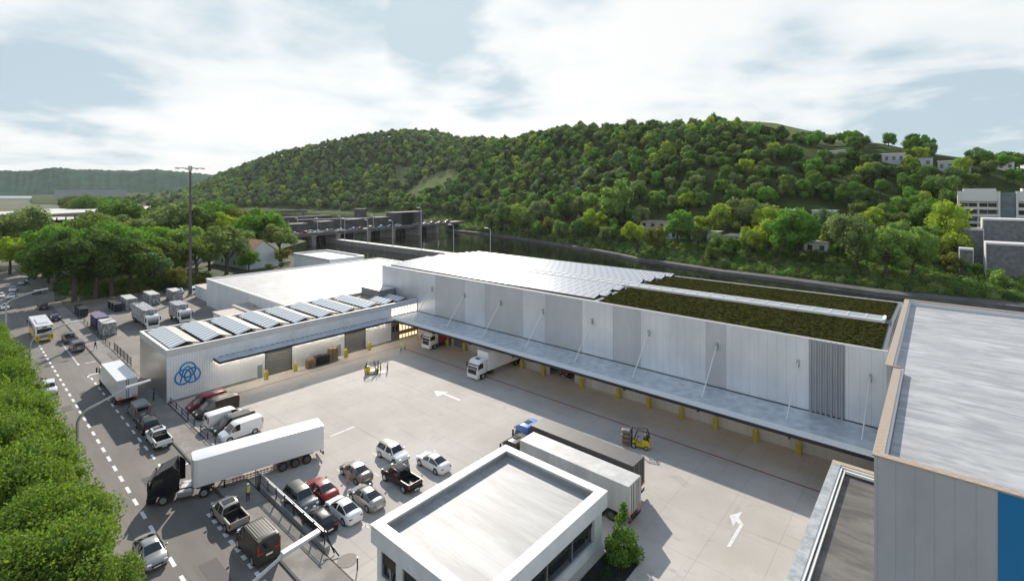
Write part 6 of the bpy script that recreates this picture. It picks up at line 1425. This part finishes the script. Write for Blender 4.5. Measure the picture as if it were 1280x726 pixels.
# skip those hidden just behind the skyline
keep = [c for c in cand if c[0] < knots(c[1])[4][0]*1.05]
NI = 185; ind = [c for c in keep if c[1] < 1275][:NI]; rest = [c for c in keep if c not in set(ind)]
for k, (dd, p, X, Y, z, y) in enumerate(ind):
    hue = HUES[rs.choice(8, p=HW)]; s = rs.uniform(.85, 1.3)
    o = bpy.data.objects.new('tree', MID_T[k % 5]); COL.objects.link(o); o.location = (X, Y, z-.6); o.rotation_euler = (0, 0, rs.uniform(0, 6.28)); o.scale = (s, s, s*rs.uniform(.9, 1.2))
    o.material_slots[0].link = 'OBJECT'; o.material_slots[0].material = FOL[hue]; 
    pos = 'low on the wooded hill' if y > 250 else 'half way up the wooded hill' if y > 220 else 'high on the wooded hill'
    ar_ = 'right of the apartment block column' if p > 1190 else 'below the hill houses' if p > 1000 else 'above the pale block house' if p > 820 else 'above the bridge end'
    tag(o, '%s rounded tree %s, %s' % (HN[hue], pos, ar_), 'tree', 'rounded trees on the wooded hill')
VV = []; FF = []; F3S = []; M4 = []; M3 = []; off = 0; mats_ = [FOL[h] for h in HUES]
for k, (dd, p, X, Y, z, y) in enumerate(rest):
    V, F, F3 = FAR_T[k % 6]; s = rs.uniform(.95, 1.45)*(1.0 if dd < 600 else 1.1); a = rs.uniform(0, 6.28); sz = s*rs.uniform(.9, 1.2)
    if dd > 620: F = F[:150]; 
    hue = rs.choice(8, p=HW); c_, s_ = math.cos(a)*s, math.sin(a)*s
    W_ = np.stack([V[:, 0]*c_-V[:, 1]*s_+X, V[:, 0]*s_+V[:, 1]*c_+Y, V[:, 2]*sz+z-.8], 1)
    VV.append(W_); FF.append(F+off); F3S.append(F3+off); M4.append(np.full(len(F), hue)); M3.append(np.full(len(F3), hue)); off += len(V)
for q in range(420):
    px = rs.uniform(78, 330); y = rs.uniform(243, 262); Hh = rs.uniform(.75, 1.15); g_ = 0.0
    dd = FP*HC/(y-HY); X, Y, _ = world(px, dd)
    if dd > 1250 or (px > 250 and dd < 900): continue
    (X, Y, z) = (X, Y, 0) if dd < knots(px)[0][0]*.95 else (X, Y, max(0, terr(px, dd)))
    if dd < 900 and px > 130 and rs.uniform() < .4: continue
    V, F, F3 = FAR_T[q % 6]; s = Hh*(1.1 if dd < 600 else 1.5); hue = rs.choice(8, p=HW)
    VV.append(V*s+np.array([X, Y, z-.5])); FF.append(F+off); F3S.append(F3+off); M4.append(np.full(len(F), hue)); M3.append(np.full(len(F3), hue)); off += len(V)
me = raw_mesh('hillside_woodland', np.concatenate(VV), np.concatenate(FF), mats_, np.concatenate(M4+M3), False, np.concatenate(F3S))
o = bpy.data.objects.new('hillside_woodland', me); COL.objects.link(o); tag(o, kind='stuff')
def bush_mass(name, pts, hues, ls=.35, nl=70, seed=5):
    """pts: x, y, z, radius"""
    rs = np.random.RandomState(seed); VV = []; FF = []; T3 = []; M4 = []; M3 = []; off = 0
    for (x, y, z, r) in pts:
        e = rs.normal(0, 1, (nl, 3)); e /= np.linalg.norm(e, axis=1)[:, None]; e[:, 2] = np.abs(e[:, 2])
        C = e*np.array([r, r, r*.85])*rs.uniform(.75, 1.1, (nl, 1))+np.array([x, y, z]); V, F = leaves(rs, C, e, ls); core = ICO1[0]*np.array([r, r, r*.8])*.84+np.array([x, y, z])
        h = rs.randint(len(hues)); VV += [V, core]; FF.append(F+off); T3.append(ICO1[1]+off+len(V)); M4.append(np.full(len(F), h)); M3.append(np.full(len(ICO1[1]), h)); off += len(V)+len(core)
    me = raw_mesh(name, np.concatenate(VV), np.concatenate(FF), [FOL[h] for h in hues], np.concatenate(M4+M3), False, np.concatenate(T3)); o = bpy.data.objects.new(name, me); COL.objects.link(o); return tag(o, kind='stuff')
pts = []; rr = random.Random(9)
px = 545.
while px < 1340:
    kn = knots(px); d0, d1 = kn[1][0]+2.5, kn[2][0]+6
    d = d0
    while d < d1:
        dd = d+rr.uniform(-1, 1); p = px+rr.uniform(-3, 3); z = terr(p, dd); y_ = HY+FP*(HC-z)/dd
        if not (1195 < p < 1300 and 306 < y_ < 346): pts.append((*world(p, dd)[:2], z, rr.uniform(1.6, 3.6)))
        d += 3.2
    px += 3.0*FP/d0
bush_mass('riverbank_shrubs', pts, ['hedge', 'dark', 'mid', 'mid', 'olive', 'greygreen'], .34, 70)
pts = []
for i in range(420):
    px = rr.uniform(78, 262); X, Y, _ = G(px, rr.uniform(352, 368)-max(0, (px-200)*.07)); 
    if X > -186 and Y < 58: continue
    pts.append((X+rr.uniform(-3, 0), Y, .2, rr.uniform(1.4, 3.3)))
bush_mass('yard_hedge', pts, ['hedge', 'dark', 'hedge', 'brown'], .3, 90, 6)
pts = []
for i in range(900):
    px = rr.uniform(60, 400); X, Y, _ = G(px, rr.uniform(256, 290)); 
    if 330 < math.hypot(X, Y) < 720 and not (px > 250 and Y > 160) : pts.append((X, Y, 1.0, rr.uniform(2.5, 5.5)))
pts = [p for p in pts if p[1] < 105 or p[0] < -480]
bush_mass('distant_ground_cover', pts, ['mid', 'olive', 'dark', 'bright', 'lime'], .9, 60, 7)
# verge grass mound at the left, towering trees in the foreground
NEART = [tree_tpl(101+i, 52000, .10, 4.3, 4.1, 5.8, 90, core=.42, trunk_r=.22, spread=.27, nb=10) for i in range(2)]
for i, (x, y, s, sz, lb_) in enumerate([(-47.0, 4.2, 1.05, 1.12, 'large leafy tree in the bottom left corner, nearest the silver car'), (-53.4, 4.0, 1.05, 1.2, 'large leafy tree in the left foreground row, second from the bottom'), (-60.5, 3.7, 1.08, 1.2, 'large leafy tree in the left foreground row beside the lamp pole'),
     (-67.5, 3.6, 1.08, 1.22, 'large leafy tree in the left foreground row just past the lamp pole'), (-75, 3.6, 1.05, 1.2, 'large leafy tree fifth in the left foreground row'), (-83, 3.6, 1.06, 1.2, 'large leafy tree sixth in the left foreground row'), (-92, 3.6, 1.05, 1.2, 'large leafy tree seventh in the left foreground row'), (-102, 3.2, 1.05, 1.2, 'large leafy tree eighth in the left foreground row at the picture edge'), (-112, 3.0, 1.05, 1.25, 'large leafy tree at the far end of the left foreground row'),
     (-41.2, 4.2, 1.0, 1.1, 'large leafy tree whose crown is cut by the bottom edge')]):
    put_tree('tree', lb_, NEART[i % 2], x, y, 0, s, 'near', group='leafy trees along the near side of the road', sz=sz)
YT = tree_tpl(75, 3000, .23, 2.9, 4.5, 4.7, 34, 'cone', .45, .12)
put_tree('young_tree', 'young green tree in the dark bed beside the office', YT, -20.6, 38.8, .1, .52, 'mid', 'tree')
pts = [(-22+rr.uniform(.1, 2.4), rr.uniform(28.2, 39), .1, rr.uniform(.15, .3)) for i in range(60)]
bush_mass('bed_planting', pts, ['spruce'], .07, 60, 8)
pts = [(-20.5+rr.uniform(-.7, .7), 38.9+rr.uniform(-.9, .9), .2, rr.uniform(.3, .55)) for i in range(14)]
b = bush_mass('bushy_undergrowth', pts, ['mid', 'bright'], .10, 120, 9)

# ---------------------------------------------------------------- people
def person(label, x, y, rz, shirt, trousers, vest=None, helmet=None, pose='stand', z=.02, hair=(.03, .02, .015)):
    bm = bmesh.new(); P = {}
    def v(n, co, r): P[n] = (co, r)
    sw = .16 if pose == 'walk' else .02
    v('pel', (0, 0, .95), .135); v('spi', (0, 0, 1.12), .125); v('che', (0, 0, 1.33), .15); v('nec', (.01, 0, 1.49), .06); v('hd0', (.02, 0, 1.58), .078); v('hd1', (.03, 0, 1.68), .095); v('hd2', (.02, 0, 1.75), .06)
    for s, k in ((1, 'l'), (-1, 'r')):
        f = sw*s
        v('hip'+k, (0, .1*s, .90), .10); v('kne'+k, (.03+f, .11*s, .50), .068); v('ank'+k, (f*1.5-.02, .11*s, .09), .045); v('toe'+k, (f*1.5+.15, .12*s, .04), .038)
        v('sho'+k, (0, .19*s, 1.40), .065); v('elb'+k, (-.03-f*.7, .25*s, 1.12), .045); v('wri'+k, (.06-f, .25*s, .88), .030); v('pal'+k, (.08-f, .25*s, .81), .032)
        for i, (dx, L_) in enumerate(((-.03, .075), (-.01, .085), (.012, .08), (.033, .065))): v('fi%s%d' % (k, i), (.085-f+dx, .25*s, .77-.0), .0095); v('ft%s%d' % (k, i), (.095-f+dx, .24*s, .77-L_), .008)
        v('th'+k, (.12-f, .235*s, .79), .010)
    E = [('pel', 'spi'), ('spi', 'che'), ('che', 'nec'), ('nec', 'hd0'), ('hd0', 'hd1'), ('hd1', 'hd2')]
    for k in 'lr':
        E += [('pel', 'hip'+k), ('hip'+k, 'kne'+k), ('kne'+k, 'ank'+k), ('ank'+k, 'toe'+k), ('che', 'sho'+k), ('sho'+k, 'elb'+k), ('elb'+k, 'wri'+k), ('wri'+k, 'pal'+k), ('pal'+k, 'th'+k)]
        for i in range(4): E += [('pal'+k, 'fi%s%d' % (k, i)), ('fi%s%d' % (k, i), 'ft%s%d' % (k, i))]
    names = list(P); me = bpy.data.meshes.new('person_rig'); me.from_pydata([P[n][0] for n in names], [(names.index(a), names.index(b)) for a, b in E], [])
    o = bpy.data.objects.new('person_rig', me); COL.objects.link(o); md = o.modifiers.new('s', 'SKIN'); md.use_smooth_shade = True
    for i, n in enumerate(names): me.skin_vertices[0].data[i].radius = (P[n][1], P[n][1]); me.skin_vertices[0].data[i].use_root = (n == 'pel')
    sb = o.modifiers.new('u', 'SUBSURF'); sb.levels = 1; sb.render_levels = 1
    dg = bpy.context.evaluated_depsgraph_get(); me2 = bpy.data.meshes.new_from_object(o.evaluated_get(dg)); bpy.data.objects.remove(o)
    me2.materials.clear(); skin = mat('skin', (.45, .28, .2), .6); me2.materials.append(skin); me2.materials.append(mat('cloth_%d' % hash(shirt) if 0 else 'cloth_%.3f_%.3f_%.3f' % shirt, shirt, .85)); me2.materials.append(mat('cloth_%.3f_%.3f_%.3f' % trousers, trousers, .85)); me2.materials.append(M_CRATE)
    for p in me2.polygons:
        c = p.center; p.use_smooth = True
        p.material_index = 3 if c.z < .1 else 2 if (c.z < .95 and abs(c.y) < .205) else 0 if (c.z > 1.47 or (c.z < .9 and abs(c.y) > .2)) else 1
    t = thing('person', label, 'person', (x, y, z), rz)
    b = bpy.data.objects.new('body', me2); COL.objects.link(b); b.parent = t
    if vest:
        bm = bmesh.new(); bm.from_mesh(me2); bm.normal_update()
        kill = [f for f in bm.faces if not (.93 < f.calc_center_median().z < 1.45 and abs(f.calc_center_median().y) < .2)]
        bmesh.ops.delete(bm, geom=kill, context='FACES')
        for q in bm.verts: q.co += q.normal*.018
        m3 = bpy.data.meshes.new('vest'); bm.to_mesh(m3); bm.free(); m3.materials.append(mat('hi_vis_%.2f' % vest[0], vest, .6)); vv = bpy.data.objects.new('vest', m3); COL.objects.link(vv); vv.parent = t
        MB().cyl((0, 0, 1.10), (0, 0, 1.15), .172, n=14).build('reflective_band', mat('reflective_band', (.7, .7, .68), .4), t)
    if helmet:
        mb = MB(); mb.tube([(.02, 0, 1.70), (.02, 0, 1.76), (.02, 0, 1.81), (.02, 0, 1.835)], .1, 14, radii=[.118, .112, .08, .02]); mb.box(.08, .17, -.07, .07, 1.70, 1.715); mb.build('helmet', mat('helmet_white', (.8, .8, .78), .35), t)
    else:
        mb = MB(); mb.tube([(.0, 0, 1.62), (-.005, 0, 1.70), (.01, 0, 1.77), (.01, 0, 1.805)], .1, 12, radii=[.085, .103, .09, .03]); mb.build('hair', mat('hair_dark', hair, .8), t)
    MB().cyl((.115, 0, 1.655), (.14, 0, 1.635), .014, .01, n=6).build('nose', skin, t)
    for s in (-1, 1): MB().cyl((.105, s*.035, 1.67), (.118, s*.035, 1.67), .011, n=6).build('eye', M_CRATE, t)
    return t
YV = (.45, .62, .03); DK = (.03, .035, .05); NV = (.03, .05, .12)
person('worker in a yellow vest and white helmet standing beside the long white trailer', -53.4, 20.5, R(200), (.30, .10, .05), DK, YV, True, z=.13)
person('person in dark blue work clothes at the corner of the wing behind the box truck', -89.8, 20.9, R(250), NV, DK, z=.13)
person('person in dark clothes walking alone on the pavement far up the road', -127.3, 19.9, R(30), (.03, .04, .08), (.15, .15, .16), pose='walk', z=.13)
person('worker in a yellow vest right next to the forklift near the wing', -74.1, 50.6, R(230), (.5, .5, .45), DK, YV, True)
person('worker in dark trousers second from the forklift near the wing', -73.5, 51.6, R(220), (.45, .47, .46), DK, None, True)
person('worker in a yellow vest and light blue trousers, left of two by the glazed corner', -79.8, 59.2, R(60), YV, (.12, .22, .38), YV, True, 'walk')
person('worker in a yellow vest and dark trousers, right of two by the glazed corner', -80.4, 60.6, R(240), (.30, .40, .05), DK, YV, True)
person('person in a dusty pink top and tan trousers beside the taupe saloon', -48.4, 28.85, R(100), (.42, .26, .22), (.50, .30, .20))
dp = person('driver in an orange vest and yellow helmet on the loaded forklift', -27.3, 57.2, R(197), (.55, .18, .03), DK, (.75, .22, .02), True, z=-.12)
dp.location.z = .10; dp.scale = (.95, .95, .95)

# ---------------------------------------------------------------- the air
hz = MB().box(-3300, 1700, -80, 3300, -14, 300).build('haze', mat('haze_surface', (1, 1, 1)))
hm = bpy.data.materials.new('haze_air'); hm.use_nodes = True; t = hm.node_tree
for n in list(t.nodes):
    if n.type == 'BSDF_PRINCIPLED': t.nodes.remove(n)
pv = t.nodes.new('ShaderNodeVolumePrincipled'); pv.inputs['Color'].default_value = (.86, .92, 1, 1); pv.inputs['Density'].default_value = 0.00004; pv.inputs['Anisotropy'].default_value = .35
t.links.new(pv.outputs[0], [n for n in t.nodes if n.type == 'OUTPUT_MATERIAL'][0].inputs['Volume'])
hz.data.materials.clear(); hz.data.materials.append(hm); tag(hz, kind='stuff')
